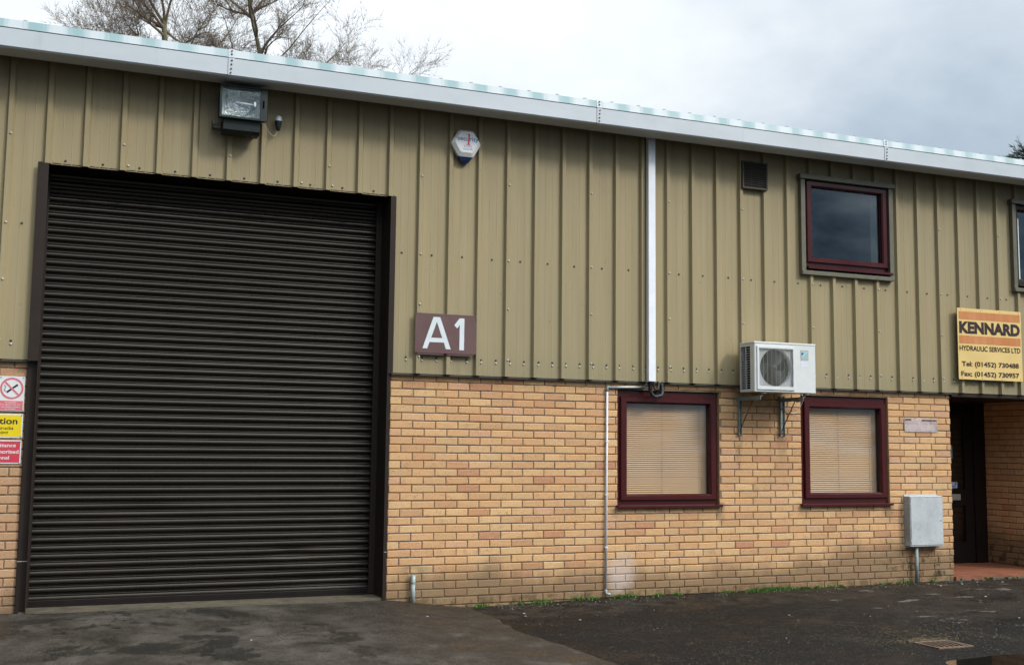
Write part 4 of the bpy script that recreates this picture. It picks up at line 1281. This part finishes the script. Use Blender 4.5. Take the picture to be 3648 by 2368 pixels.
# curved reflector: open box with hammered faces
b = MB(); n = len(b.v); S = 12
yfr = YF - 0.006
for i in range(S + 1):
    u_ = i / S; z = GZ0 + (GZ1 - GZ0) * u_; d_ = 0.02 + 0.11 * math.sin(math.pi * min(1, u_ * 0.9 + 0.05)) ** 0.8
    for jx in range(9):
        w_ = jx / 8; x = GX0 + (GX1 - GX0) * w_; e_ = min(1, 4.0 * min(w_, 1 - w_))
        b.v.append((x, yfr + d_ * e_ ** 0.6 + 0.001, z))
for i in range(S):
    for jx in range(8): a = n + i * 9 + jx; b.face((a, a + 1, a + 10, a + 9), 0, True)
b.build('reflector', 'reflector', t, fix=False)
b = MB(); b.tube([(-1.575, YF + .03, 4.515), (-1.41, YF + .03, 4.508)], 0.006, 8); b.box(-1.412, -1.395, YF + .01, YF + .05, 4.49, 4.53); b.build('lamp_tube', 'pvc_white', t)
b = MB(); b.poly([(GX0 - .002, YF - .012, GZ0 - .002), (GX1 + .002, YF - .012, GZ0 - .002), (GX1 + .002, YF - .012, GZ1 + .002), (GX0 - .002, YF - .012, GZ1 + .002)]); b.build('front_glass', 'lamp_glass', t, fix=False)
b = MB(); b.prism([(-0.285, 4.352), (-0.275, 4.262), (-0.235, 4.240), (-0.125, 4.240), (-0.120, 4.352)], 'x', -1.672, -1.352)
b.build('gear_box', 'lamp_body', t)
b = MB(); b.prism([(-0.20, 4.362), (-0.20, 4.315), (-0.13, 4.295), (-0.084, 4.295), (-0.084, 4.362)], 'x', -1.752, -1.742); b.box(-1.742, -1.676, -0.16, -0.13, 4.32, 4.345)
b.box(-1.352, -1.340, -0.20, -0.084, 4.295, 4.35); b.box(-1.742, -1.352, -0.095, -0.084, 4.290, 4.310)
b.build('stirrup', 'lamp_edge', t)
b = MB(); b.lathe([(0.008, 0.0), (0.008, -0.03), (0.004, -0.022), (0.0001, -0.04)], (-1.415, -0.19, 4.241), 10); b.build('drain_plug', 'lamp_edge', t)

t = thing('light_sensor', (-1.163, -0.11, 4.35), 'small dusk sensor with pale dome beside the floodlight', 'sensor')
b = MB(); b.lathe([(0.0001, 0.049), (0.014, 0.046), (0.025, 0.036), (0.0315, 0.018), (0.033, 0.0), (0.033, -0.004)], (-1.163, -0.122, 4.432), 20); b.build('dome', 'sensor_dome', t)
b = MB(); b.lathe([(0.034, 0.0), (0.033, -0.010), (0.026, -0.045), (0.020, -0.06), (0.017, -0.085), (0.0001, -0.086)], (-1.163, -0.122, 4.428), 20); b.box(-1.172, -1.154, -0.122, -0.084, 4.38, 4.41); b.build('body', 'lamp_body', t)
b = MB(); b.tube(arc_pts([(-1.345, -0.14, 4.375), (-1.315, -0.14, 4.388), (-1.285, -0.13, 4.372), (-1.25, -0.12, 4.325), (-1.212, -0.115, 4.290), (-1.186, -0.118, 4.293), (-1.168, -0.122, 4.345)], 6), 0.0032, 6); b.build('wire', 'cable_cream', t)

# ---- A1 sign
t = thing('door_number_sign', (0.495, -0.10, 2.36), 'maroon unit sign with white A1 beside the roller door', 'sign')
b = MB(); b.box(0.187, 0.805, -0.104, -0.100, 2.366, 2.745, 0.001); b.build('board', 'sign_maroon', t)
b = MB(); b.box(0.215, 0.475, -0.0995, -0.0835, 2.350, 2.72); b.box(0.510, 0.775, -0.0995, -0.0835, 2.350, 2.72); b.build('batten', 'sign_maroon', t)
b = MB(); yl = -0.1052
# the A as a frame with a hole, the 1 as a flagged stroke
A = {'ol': (0.261, 2.409), 'ol2': (0.308, 2.409), 'tl': (0.366, 2.712), 'tr': (0.434, 2.712), 'or2': (0.496, 2.409), 'or': (0.544, 2.409)}
b.poly([(x, yl, z) for x, z in ((0.261, 2.409), (0.308, 2.409), (0.3305, 2.471), (0.3465, 2.513), (0.401, 2.667), (0.400, 2.712), (0.366, 2.712))])
b.poly([(x, yl, z) for x, z in ((0.496, 2.409), (0.544, 2.409), (0.434, 2.712), (0.400, 2.712), (0.401, 2.667), (0.457, 2.513), (0.4735, 2.471))])
b.poly([(x, yl, z) for x, z in ((0.3305, 2.471), (0.4735, 2.471), (0.457, 2.513), (0.3465, 2.513))])
b.poly([(x, yl, z) for x, z in ((0.631, 2.405), (0.678, 2.405), (0.679, 2.712), (0.631, 2.712), (0.575, 2.641), (0.607, 2.614), (0.632, 2.649))])
b.build('lettering', 'sign_letter', t, fix=False)
for x, z in ((0.20, 2.735), (0.495, 2.733), (0.793, 2.733), (0.20, 2.378), (0.495, 2.376), (0.793, 2.378)):
    b = MB(); b.lathe([(0.0045, 0), (0.004, -0.002), (0.0001, -0.003)], (x, -0.104, z), 6, axis='y'); b.build('screw', 'screw_dark', t)

# ---- company sign
t = thing('company_sign', (7.26, -0.12, 2.325), 'cream hydraulic services sign with two orange bars above the entrance', 'sign')
SX0, SX1, SZ0, SZ1 = 6.768, 7.748, 2.326, 3.160
b = MB(); b.box(SX0, SX1, -0.122, -0.116, SZ0, SZ1, 0.0015); b.build('board', 'sign_cream', t)
b = MB()
for x in (SX0 + .04, SX0 + .34, SX0 + .64, SX1 - .06): b.box(x, x + 0.03, -0.1155, -0.0835, SZ0 + .02, SZ1 - .02)
b.build('batten', 'trim_brown', t)
b = MB(); b.box(6.792, 7.728, -0.1238, -0.1222, 3.030, 3.122); b.box(6.790, 7.728, -0.1238, -0.1222, 2.748, 2.840); b.build('bars', 'sign_orange', t)
yl = -0.1245
text_part('lettering', 'KENNARD', 6.793, 7.724, 2.864, 3.006, yl, 'ink_dark', t, bold=0.052, spacing=1.02)
text_part('lettering', 'HYDRAULIC SERVICES LTD', 6.790, 7.722, 2.662, 2.722, yl, 'ink_dark', t, bold=0.020)
text_part('lettering', 'Tel: (01452) 730488', 6.815, 7.690, 2.464, 2.538, yl, 'ink_dark', t, bold=0.028)
text_part('lettering', 'Fax: (01452) 730957', 6.803, 7.692, 2.348, 2.422, yl, 'ink_dark', t, bold=0.028)
for x in (6.822, 7.122, 7.422, 7.712):
    for z in (3.142, 2.345): b = MB(); b.lathe([(0.005, 0), (0.004, -0.002), (0.0001, -0.003)], (x, -0.1223, z), 6, axis='y'); b.build('screw', 'rust', t)

# ---- safety signs left of the door
YS = -0.0105


def sign_board(name, label, x0, x1, z0, z1, border, face):
    t = thing(name, ((x0 + x1) / 2, YS, z0), label, 'sign', 'safety signs left of the roller door')
    b = MB(); b.box(x0, x1, YS - 0.002, YS + 0.004, z0, z1, 0.0008); b.build('board', border, t)
    if face:
        b = MB(); b.box(x0 + .010, x1 - .010, YS - 0.0034, YS - 0.0022, z0 + .010, z1 - .010); b.build('face', face, t)
    for x in (x0 + .012, x1 - .012):
        for z in (z0 + .012, z1 - .012): b = MB(); b.lathe([(0.006, 0), (0.005, -0.002), (0.0001, -0.003)], (x, YS - 0.0036, z), 8, axis='y'); b.build('screw', 'pvc_grey', t)
    return t


t = sign_board('no_smoking_sign', 'white no smoking sign with faded red ring, topmost of three', -3.372, -3.175, 1.741, 2.031, 'sign_white', None)
b = MB(); cx_, cz_ = -3.274, 1.929; n = 0; N = 40; y = YS - 0.0032
for k in range(N):
    an = 2 * math.pi * k / N
    b.v += [(cx_ + 0.090 * math.cos(an), y, cz_ + 0.090 * math.sin(an)), (cx_ + 0.074 * math.cos(an), y, cz_ + 0.074 * math.sin(an))]
for k in range(N): a, c_ = 2 * k, 2 * ((k + 1) % N); b.face((a, c_, c_ + 1, a + 1))
d_ = Vector((0.7071, -0.7071)); p_ = Vector((0.7071, 0.7071)) * 0.007
b.poly([(cx_ + s_ * d_.x * 0.076 + q_ * p_.x, y - 0.0008, cz_ + s_ * d_.y * 0.076 + q_ * p_.y) for s_, q_ in ((-1, -1), (1, -1), (1, 1), (-1, 1))])
b.build('ring', 'sign_red_faded', t, fix=False)
b = MB(); d_ = Vector((0.78, 0.62)); p_ = Vector((-0.62, 0.78)) * 0.0075
b.poly([(cx_ + 0.004 + s_ * d_.x * 0.052 + q_ * p_.x, y - 0.0004, cz_ + s_ * d_.y * 0.052 + q_ * p_.y) for s_, q_ in ((-1, -1), (1, -1), (1, 1), (-1, 1))])
b.build('cigarette', 'badge_navy', t, fix=False)
b = MB()
for k, off in enumerate((0, 0.009, 0.018)):
    b.tube(arc_pts([(cx_ - 0.040 - off * .6, y, cz_ - 0.030 + off * .4), (cx_ - 0.052 - off * .5, y, cz_ - 0.012), (cx_ - 0.044 - off * .5, y, cz_ + 0.008), (cx_ - 0.054 - off * .3, y, cz_ + 0.028)], 5), 0.0012, 4)
b.build('smoke', 'pvc_grey', t)
b = MB(); b.box(-3.368, -3.183, YS - 0.0034, YS - 0.0022, 1.747, 1.826); b.build('red_panel', 'sign_red_faded', t)
for s_, xa, xb, z in (('NO SMOKING', -3.32, -3.235, 1.812), ('It is against the law', -3.355, -3.20, 1.794), ('to smoke in these', -3.345, -3.207, 1.776), ('premises', -3.315, -3.24, 1.757)):
    text_part('lettering', s_, xa, xb, z - .005, z + .006, YS - 0.0040, 'sign_white', t, bold=0.01)

t = sign_board('caution_sign', 'yellow caution sign with black lettering, middle of three', -3.535, -3.175, 1.520, 1.719, 'sign_white', 'sign_yellow')
text_part('lettering', 'Caution', -3.493, -3.217, 1.632, 1.686, YS - 0.0042, 'ink_black', t, bold=0.022)
text_part('lettering', 'Fork lift trucks', -3.500, -3.246, 1.588, 1.615, YS - 0.0042, 'ink_black', t, bold=0.014)
text_part('lettering', 'operating', -3.434, -3.284, 1.546, 1.577, YS - 0.0042, 'ink_black', t, bold=0.014)
t = sign_board('no_admittance_sign', 'red no admittance sign with white lettering, lowest of three', -3.540, -3.177, 1.307, 1.502, 'sign_white', 'sign_red')
text_part('lettering', 'No admittance', -3.515, -3.219, 1.444, 1.474, YS - 0.0042, 'sign_white', t, bold=0.014)
text_part('lettering', 'Unauthorised', -3.470, -3.197, 1.391, 1.421, YS - 0.0042, 'sign_white', t, bold=0.014)
text_part('lettering', 'personnel', -3.447, -3.267, 1.334, 1.371, YS - 0.0042, 'sign_white', t, bold=0.014)

# ---- clear plate
t = thing('acrylic_plate', (6.29, -0.01, 1.71), 'empty clear plastic plate with cloudy edges on the brick right of the windows', 'plate')
b = MB(); b.box(6.053, 6.529, -0.0135, -0.0085, 1.712, 1.862, 0.001); b.build('plate', 'acrylic', t)
b = MB(); b.box(6.053, 6.058, -0.0165, -0.0140, 1.712, 1.862); b.box(6.058, 6.529, -0.0165, -0.0140, 1.712, 1.716); b.box(6.524, 6.529, -0.0165, -0.0140, 1.716, 1.858)
b.build('edge', 'reveal_white', t)
b = MB(); b.box(6.065, 6.15, -0.0165, -0.0140, 1.842, 1.856); b.box(6.30, 6.515, -0.0165, -0.0140, 1.838, 1.850); b.build('dirt', 'dark_soffit', t)

# ---- meter cabinet
t = thing('meter_cabinet', (6.25, -0.05, 0.41), 'weathered pale grey meter cabinet on the brick wall beside the entrance', 'meter cabinet')
b = MB()
b.prism([(6.018, 0.408), (6.496, 0.408), (6.496, 1.0), (6.018, 1.0)], 'y', 0.0, -0.012)
KX0, KX1, KZ0, KZ1, KY = 6.020, 6.494, 0.424, 0.985, -0.105
b.box(KX0, KX1, KY, -0.006, KZ0, KZ1, 0.008)
b.build('body', 'cabinet_grp', t)
b = MB(); b.box(KX0 + .012, KX1 - .012, KY - 0.003, KY + 0.004, KZ0 + .018, KZ1 - .014, 0.002)
dd_ = b.build('door', 'cabinet_grp', t)
b = MB()
for q in ((KX0 + .009, KX0 + .012, KZ0 + .016, KZ1 - .012), (KX1 - .012, KX1 - .0095, KZ0 + .016, KZ1 - .012), (KX0 + .009, KX1 - .0095, KZ0 + .0145, KZ0 + .0175), (KX0 + .009, KX1 - .0095, KZ1 - .0135, KZ1 - .0105)):
    b.box(q[0], q[1], KY - 0.0008, KY + 0.004, q[2], q[3])
b.build('door_gap', 'void', t)
b = MB(); b.lathe([(0.007, 0), (0.006, -0.002), (0.0001, -0.002)], (6.453, KY - 0.003, 0.708), 10, axis='y'); b.build('lock', 'void', dd_)
for z in (0.49, 0.90):
    b = MB(); b.box(KX0 + .004, KX0 + .020, KY - 0.005, KY - 0.0005, z - .012, z + .012, 0.001); b.build('hinge', 'cabinet_grp', dd_)
b = MB(); b.tube([(6.142, -0.055, 0.43), (6.138, -0.055, 0.02)], 0.0205, 14); b.build('conduit', 'pvc_grey', t)

# ---- stub pipe by the door
t = thing('stub_pipe', (0.235, -0.05, 0.03), 'short mossy grey stub pipe with a blue-grey collar at the foot of the wall', 'pipe')
b = MB(); b.tube([(0.236, -0.045, 0.02), (0.232, -0.045, 0.22)], 0.0195, 12); b.build('pipe', 'pvc_grey', t)
b = MB(); b.lathe([(0.0235, 0.0), (0.0235, 0.078), (0.019, 0.078), (0.019, 0.04), (0.0001, 0.04)], (0.232, -0.045, 0.218), 16); b.build('collar', 'galvanised', t)

# ---- drain grate
t = thing('drain_grate', (3.54, -3.24, 0.0), 'rusty curved-bar gully grate set in the asphalt beside the puddle', 'drain')
zg = ground_h(3.54, -3.24) + 0.003
b = MB(); gx0_, gx1_, gy0_, gy1_ = 3.37, 3.71, -3.39, -3.10
for q in ((gx0_, gx1_, gy0_, gy0_ + .022), (gx0_, gx1_, gy1_ - .022, gy1_), (gx0_, gx0_ + .022, gy0_ + .022, gy1_ - .022), (gx1_ - .022, gx1_, gy0_ + .022, gy1_ - .022)):
    b.box(q[0], q[1], q[2], q[3], zg - 0.02, zg + 0.004, 0.002)
b.build('rim', 'cast_iron', t)
b = MB()
for i in range(6):
    xc_ = gx0_ + 0.050 + i * 0.0480; S = 8
    for k in range(S):
        u0, u1 = k / S, (k + 1) / S
        f = lambda u_: xc_ + 0.028 * math.sin(u_ * math.pi) - 0.014
        ya, yb2 = gy0_ + .022 + u0 * (gy1_ - gy0_ - .044), gy0_ + .022 + u1 * (gy1_ - gy0_ - .044)
        n = len(b.v)
        for x, y in ((f(u0), ya), (f(u1), yb2)):
            b.v += [(x - .0068, y, zg - .028), (x + .0068, y, zg - .028), (x + .0068, y, zg + .003), (x - .0068, y, zg + .003)]
        for p4 in range(4): b.face((n + p4, n + (p4 + 1) % 4, n + 4 + (p4 + 1) % 4, n + 4 + p4))
b.build('bars', 'cast_iron', t)
b = MB(); pz = zg - 0.001; pb = zg - 0.35; gA, gB, gC, gD = gx0_ + .001, gx1_ - .001, gy0_ + .001, gy1_ - .001
for A_, B_ in (((gA, gC), (gB, gC)), ((gB, gC), (gB, gD)), ((gB, gD), (gA, gD)), ((gA, gD), (gA, gC))):
    b.poly([(A_[0], A_[1], pz - .022), (B_[0], B_[1], pz - .022), (B_[0], B_[1], pb), (A_[0], A_[1], pb)])
b.poly([(gA, gC, pb), (gB, gC, pb), (gB, gD, pb), (gA, gD, pb)]); b.build('pit', 'void', t)

# ================================================================== ground litter (uncountable)
rg = random.Random(21)
b = MB()


def blade(b, x, y, z, h, w, an, lean):
    dx, dy = math.cos(an), math.sin(an)
    n = len(b.v)
    b.v += [(x - dy * w, y + dx * w, z), (x + dy * w, y - dx * w, z), (x + dx * lean * .5 + dy * w * .8, y + dy * lean * .5 - dx * w * .8, z + h * .6),
            (x + dx * lean, y + dy * lean, z + h * .8), (x + dx * lean * .5 - dy * w * .8, y + dy * lean * .5 + dx * w * .8, z + h * .6)]
    b.face((n, n + 1, n + 2, n + 3, n + 4))


clumps = [(0.56, .07), (0.90, .07), (1.15, .06), (1.32, .05), (1.50, .04), (1.56, .08), (1.72, .04), (1.93, .08), (2.06, .05), (2.18, .04), (2.33, .07), (2.46, .09), (2.57, .05), (2.86, .06), (3.02, .05),
          (3.37, .10), (3.48, .06), (3.66, .07), (3.78, .05), (3.90, .05), (4.02, .14), (4.14, .12), (4.28, .13), (4.42, .09), (4.60, .05), (4.66, .06), (4.78, .04), (5.0, .05), (5.10, .04), (5.60, .05), (5.75, .04), (5.90, .03), (6.03, .05), (6.35, .03), (6.42, .03), (7.2, .05), (7.5, .05)]
for cx_, s_ in clumps:
    if rg.random() < 0.22: continue
    cx_ += rg.uniform(-.03, .03)
    for k in range(int(900 * s_)):
        x = cx_ + rg.gauss(0, s_ * 0.55); y = -0.03 - abs(rg.gauss(0, 0.022)); h = rg.uniform(0.012, 0.050) * (0.7 + s_ * 4)
        blade(b, x, y, ground_h(x, y) + 0.001, h, rg.uniform(.0025, .006), rg.uniform(0, 6.28), rg.uniform(.003, .025))
o = b.build('weeds', 'weed_leaf', fix=False); tag(o, 'small green weeds along the foot of the brick wall', 'weeds', kind='stuff')

b = MB()


def chip(b, x, y, z, r_):
    bm = bmesh.new(); bmesh.ops.create_icosphere(bm, subdivisions=1, radius=r_)
    for v in bm.verts: v.co = Vector((v.co.x * rg.uniform(.6, 1.3), v.co.y * rg.uniform(.6, 1.3), v.co.z * 0.55))
    b.add_bm(bm, 0, Matrix.Translation((x, y, z)))


for k in range(420):
    if k < 300: x = rg.uniform(1.0, 6.8); y = -0.05 - abs(rg.gauss(0, 0.16)); r_ = rg.uniform(.002, .0065)
    else: x = rg.uniform(0.2, 7.5); y = rg.uniform(-3.4, -0.3); r_ = rg.uniform(.002, .006)
    chip(b, x, y, ground_h(x, y) + r_ * .3, r_)
for x, y, r_ in ((6.55, -.3, .016), (6.85, -.22, .014), (6.2, -.35, .012), (7.15, -.3, .015), (6.0, -1.2, .014), (5.0, -3.0, .018), (5.2, -2.4, .010), (0.1, -.9, .012), (0.55, -.75, .008), (1.4, -1.2, .012), (1.05, -.8, .012), (1.1, -.65, .014), (3.3, -1.6, .012), (-1.5, -1.6, .010)):
    chip(b, x, y, ground_h(x, y) + r_ * .4, r_)
o = b.build('gravel', 'stone_bits', fix=False); tag(o, 'loose chippings and grit scattered on the asphalt', 'gravel', kind='stuff')
b = MB()
for k in range(1500):
    if k < 900: x = rg.gauss(3.75, 0.42); y = rg.gauss(-2.75, 0.26)
    else: x = rg.gauss(3.5, 0.16); y = rg.gauss(-3.05, 0.05)
    if gx0_ + .03 < x < gx1_ - .02 and gy0_ < y < gy1_ - .03: continue
    an = rg.uniform(0, 6.28); l_ = rg.uniform(.006, .022); z = ground_h(x, y) + rg.uniform(.003, .007)
    dx, dy = math.cos(an) * l_, math.sin(an) * l_; w_ = .0016
    b.poly([(x - dy * .08 - w_, y, z), (x + dx, y + dy, z + .002), (x + dx + w_, y + dy + w_, z + .002), (x + w_, y - w_, z)])
o = b.build('dead_grass', 'straw', fix=False); tag(o, 'dry straw-coloured litter washed around the drain', 'litter', kind='stuff')


# ================================================================== trees behind
def bare_tree(name, base, label, seed, trunk, limbs, zlo, twig_mat, density=1.0, up_bias=0.25, group='bare trees behind the roof', limb_len=2.6):
    rg = random.Random(seed)
    t = thing(name, base, label, 'tree', group)
    tk = MB(); tw = MB()
    tp = arc_pts(trunk, 6); L_ = len(tp)
    tk.tube(tp, [(0.09 if seed != 11 else 0.13) * (1 - 0.80 * i / (L_ - 1)) + 0.003 for i in range(L_)], 9)

    def grow(mb, p, d, length, rad, level, sides):
        pts = [Vector(p)]; rads = [rad]; nseg = 5 if level < 3 else 4
        dd = Vector(d).normalized()
        kids = []
        for i in range(nseg):
            dd = (dd + Vector((rg.gauss(0, .16), rg.gauss(0, .16), rg.gauss(0, .13) + up_bias * .22))).normalized()
            pts.append(pts[-1] + dd * length / nseg); rads.append(rad * (1 - 0.72 * (i + 1) / nseg))
            if level < 4 and i >= (0 if level > 1 else 1):
                kids.append((pts[-1].copy(), dd.copy(), rads[-1]))
        if max(p_.z for p_ in pts) > zlo: mb.tube(pts, rads, sides, cap=False)
        if level >= 4: return
        for p_, d_, r_ in kids:
            nk = {1: 2, 2: 3, 3: 3}[level]
            nk = max(1, int(nk * density + rg.random()))
            for _ in range(nk):
                side = Vector((rg.gauss(0, 1), rg.gauss(0, 1), rg.gauss(0, .7))); side = (side - d_ * side.dot(d_)).normalized()
                nd = (d_ * rg.uniform(.5, .95) + side * rg.uniform(.5, .95) + Vector((0, 0, up_bias * .6))).normalized()
                ln = length * rg.uniform(.34, .58)
                if level <= 1 and p_.z + ln * 1.6 < zlo: continue
                if level > 1 and p_.z + ln * 1.3 < zlo: continue
                grow(tw, p_, nd, ln, max(0.0032, r_ * .45), level + 1, 5 if level < 2 else 3)
        grow(tw, pts[-1], dd, length * .45, max(0.0032, rads[-1]), level + 1, 4)
    for (px, py, pz), (dx, dy, dz), ln, rad in limbs:
        grow(tk, (px, py, pz), (dx, dy, dz), ln, rad, 1, 7)
    for i in range(int(16 * density)):
        u_ = rg.uniform(.45, .95); p = tp[int(u_ * (L_ - 1))]; an = rg.uniform(0, 6.28)
        grow(tw, p, (math.cos(an), math.sin(an), rg.uniform(.1, .8)), limb_len * rg.uniform(.6, 1.0) * (1.2 - u_ * .5), 0.035, 1, 6)
    tk.build('trunk', 'bark_moss', t, fix=False); tw.build('crown', twig_mat, t, fix=False)
    return t


Y0 = 14.0
bare_tree('bare_tree', (-1.1, Y0, 0.0), 'large bare tree with a forked mossy trunk behind the roof, left of the others', 11,
          [(-1.1, Y0, 0), (-1.2, Y0, 5), (-1.05, Y0, 8.5), (-1.15, Y0, 10.25), (-1.16, Y0, 10.38)],
          [((-1.16, Y0, 10.34), (-.45, 0, .8), 1.9, .034), ((-1.14, Y0, 10.34), (.25, 0, .9), 2.0, .030), ((-1.05, Y0, 9.0), (-.8, .1, .5), 2.1, .024),
           ((-1.08, Y0, 8.7), (-.7, -.3, .75), 2.0, .024), ((-1.05, Y0, 9.2), (.8, .2, .45), 2.2, .024), ((-1.05, Y0, 8.6), (.5, -.5, .8), 2.2, .024),
           ((-1.1, Y0, 9.3), (-.5, .5, .7), 2.0, .022), ((-1.05, Y0, 8.9), (-.5, .6, .9), 2.0, .022)], 9.55, 'twig', 0.86, limb_len=1.7)
bare_tree('bare_tree', (1.0, Y0 + .6, 0.0), 'bare tree with a thin leaning stem behind the roof, middle of the three', 23,
          [(1.3, Y0 + .6, 0), (1.2, Y0 + .6, 5), (1.05, Y0 + .6, 8.5), (0.97, Y0 + .6, 10.1), (0.78, Y0 + .6, 10.9), (.7, Y0 + .6, 11.4)],
          [((1.0, Y0 + .6, 9.7), (.5, 0, .8), 2.2, .022), ((1.05, Y0 + .6, 9.3), (.95, .1, .38), 1.9, .020), ((1.1, Y0 + .6, 9.0), (-.6, 0, .8), 2.6, .022),
           ((1.1, Y0 + .6, 9.2), (.8, -.3, .30), 2.0, .03)], 9.55, 'twig', 0.74, limb_len=1.6)
bare_tree('bare_tree', (3.1, Y0 + .3, 0.0), 'thin bare tree tips above the roof, right of the others', 31,
          [(3.0, Y0 + .3, 0), (3.1, Y0 + .3, 5), (2.8, Y0 + .3, 8.0), (2.8, Y0 + .3, 9.2)],
          [((2.8, Y0 + .3, 8.9), (-.4, 0, .8), 1.15, .018), ((2.8, Y0 + .3, 8.8), (.4, .1, .7), 1.35, .018), ((2.85, Y0 + .3, 8.9), (.9, 0, .35), 1.7, .018), ((2.8, Y0 + .3, 8.7), (-.8, 0, .6), 1.4, .018)],
          9.5, 'twig_pale', 0.62, limb_len=0.9)


def conifer():
    rg = random.Random(4); Yc = 12.0
    t = thing('conifer_tree', (21.2, Yc, 0.0), 'dark green conifer with a feathery top at the right edge of the roof', 'tree')
    tk = MB(); cr = MB()
    tk.tube([(21.2, Yc, 0), (21.15, Yc, 5), (21.1, Yc, 8.5), (21.2, Yc, 9.7)], [.22, .17, .07, .01], 8)
    for i in range(230):
        z = rg.uniform(7.2, 9.45); k = (10.2 - z) / 3.0
        an = rg.uniform(0, 6.28) if i > 40 else rg.uniform(2.3, 4.0)
        ln = (0.22 + 1.25 * k) * rg.uniform(.6, 1.1)
        p = Vector((21.05 + rg.uniform(-.1, .2), Yc, z)); d = Vector((math.cos(an), math.sin(an), rg.uniform(.15, .75))).normalized()
        prev = p; S = 7
        for s_ in range(S):
            d = (d + Vector((rg.gauss(0, .08), rg.gauss(0, .08), .06))).normalized()
            q = prev + d * ln / S
            tk.tube([prev, q], [0.010 * (1 - s_ / S) + .003] * 2, 3, cap=False)
            if s_ > 0:
                for _ in range(9):
                    sd = Vector((rg.gauss(0, 1), rg.gauss(0, 1), rg.gauss(0, 1) + .3)).normalized()
                    l_ = rg.uniform(.08, .22); dv = (d * .9 + sd * .7).normalized(); w = dv.orthogonal().normalized() * rg.uniform(.012, .028)
                    a = prev.lerp(q, rg.random())
                    cr.poly([a - w * .4, a + dv * l_ * .5 - w, a + dv * l_, a + dv * l_ * .5 + w])
            prev = q
    tk.build('trunk', 'bark', t, fix=False); cr.build('crown', 'conifer_leaf', t, fix=False)


conifer()
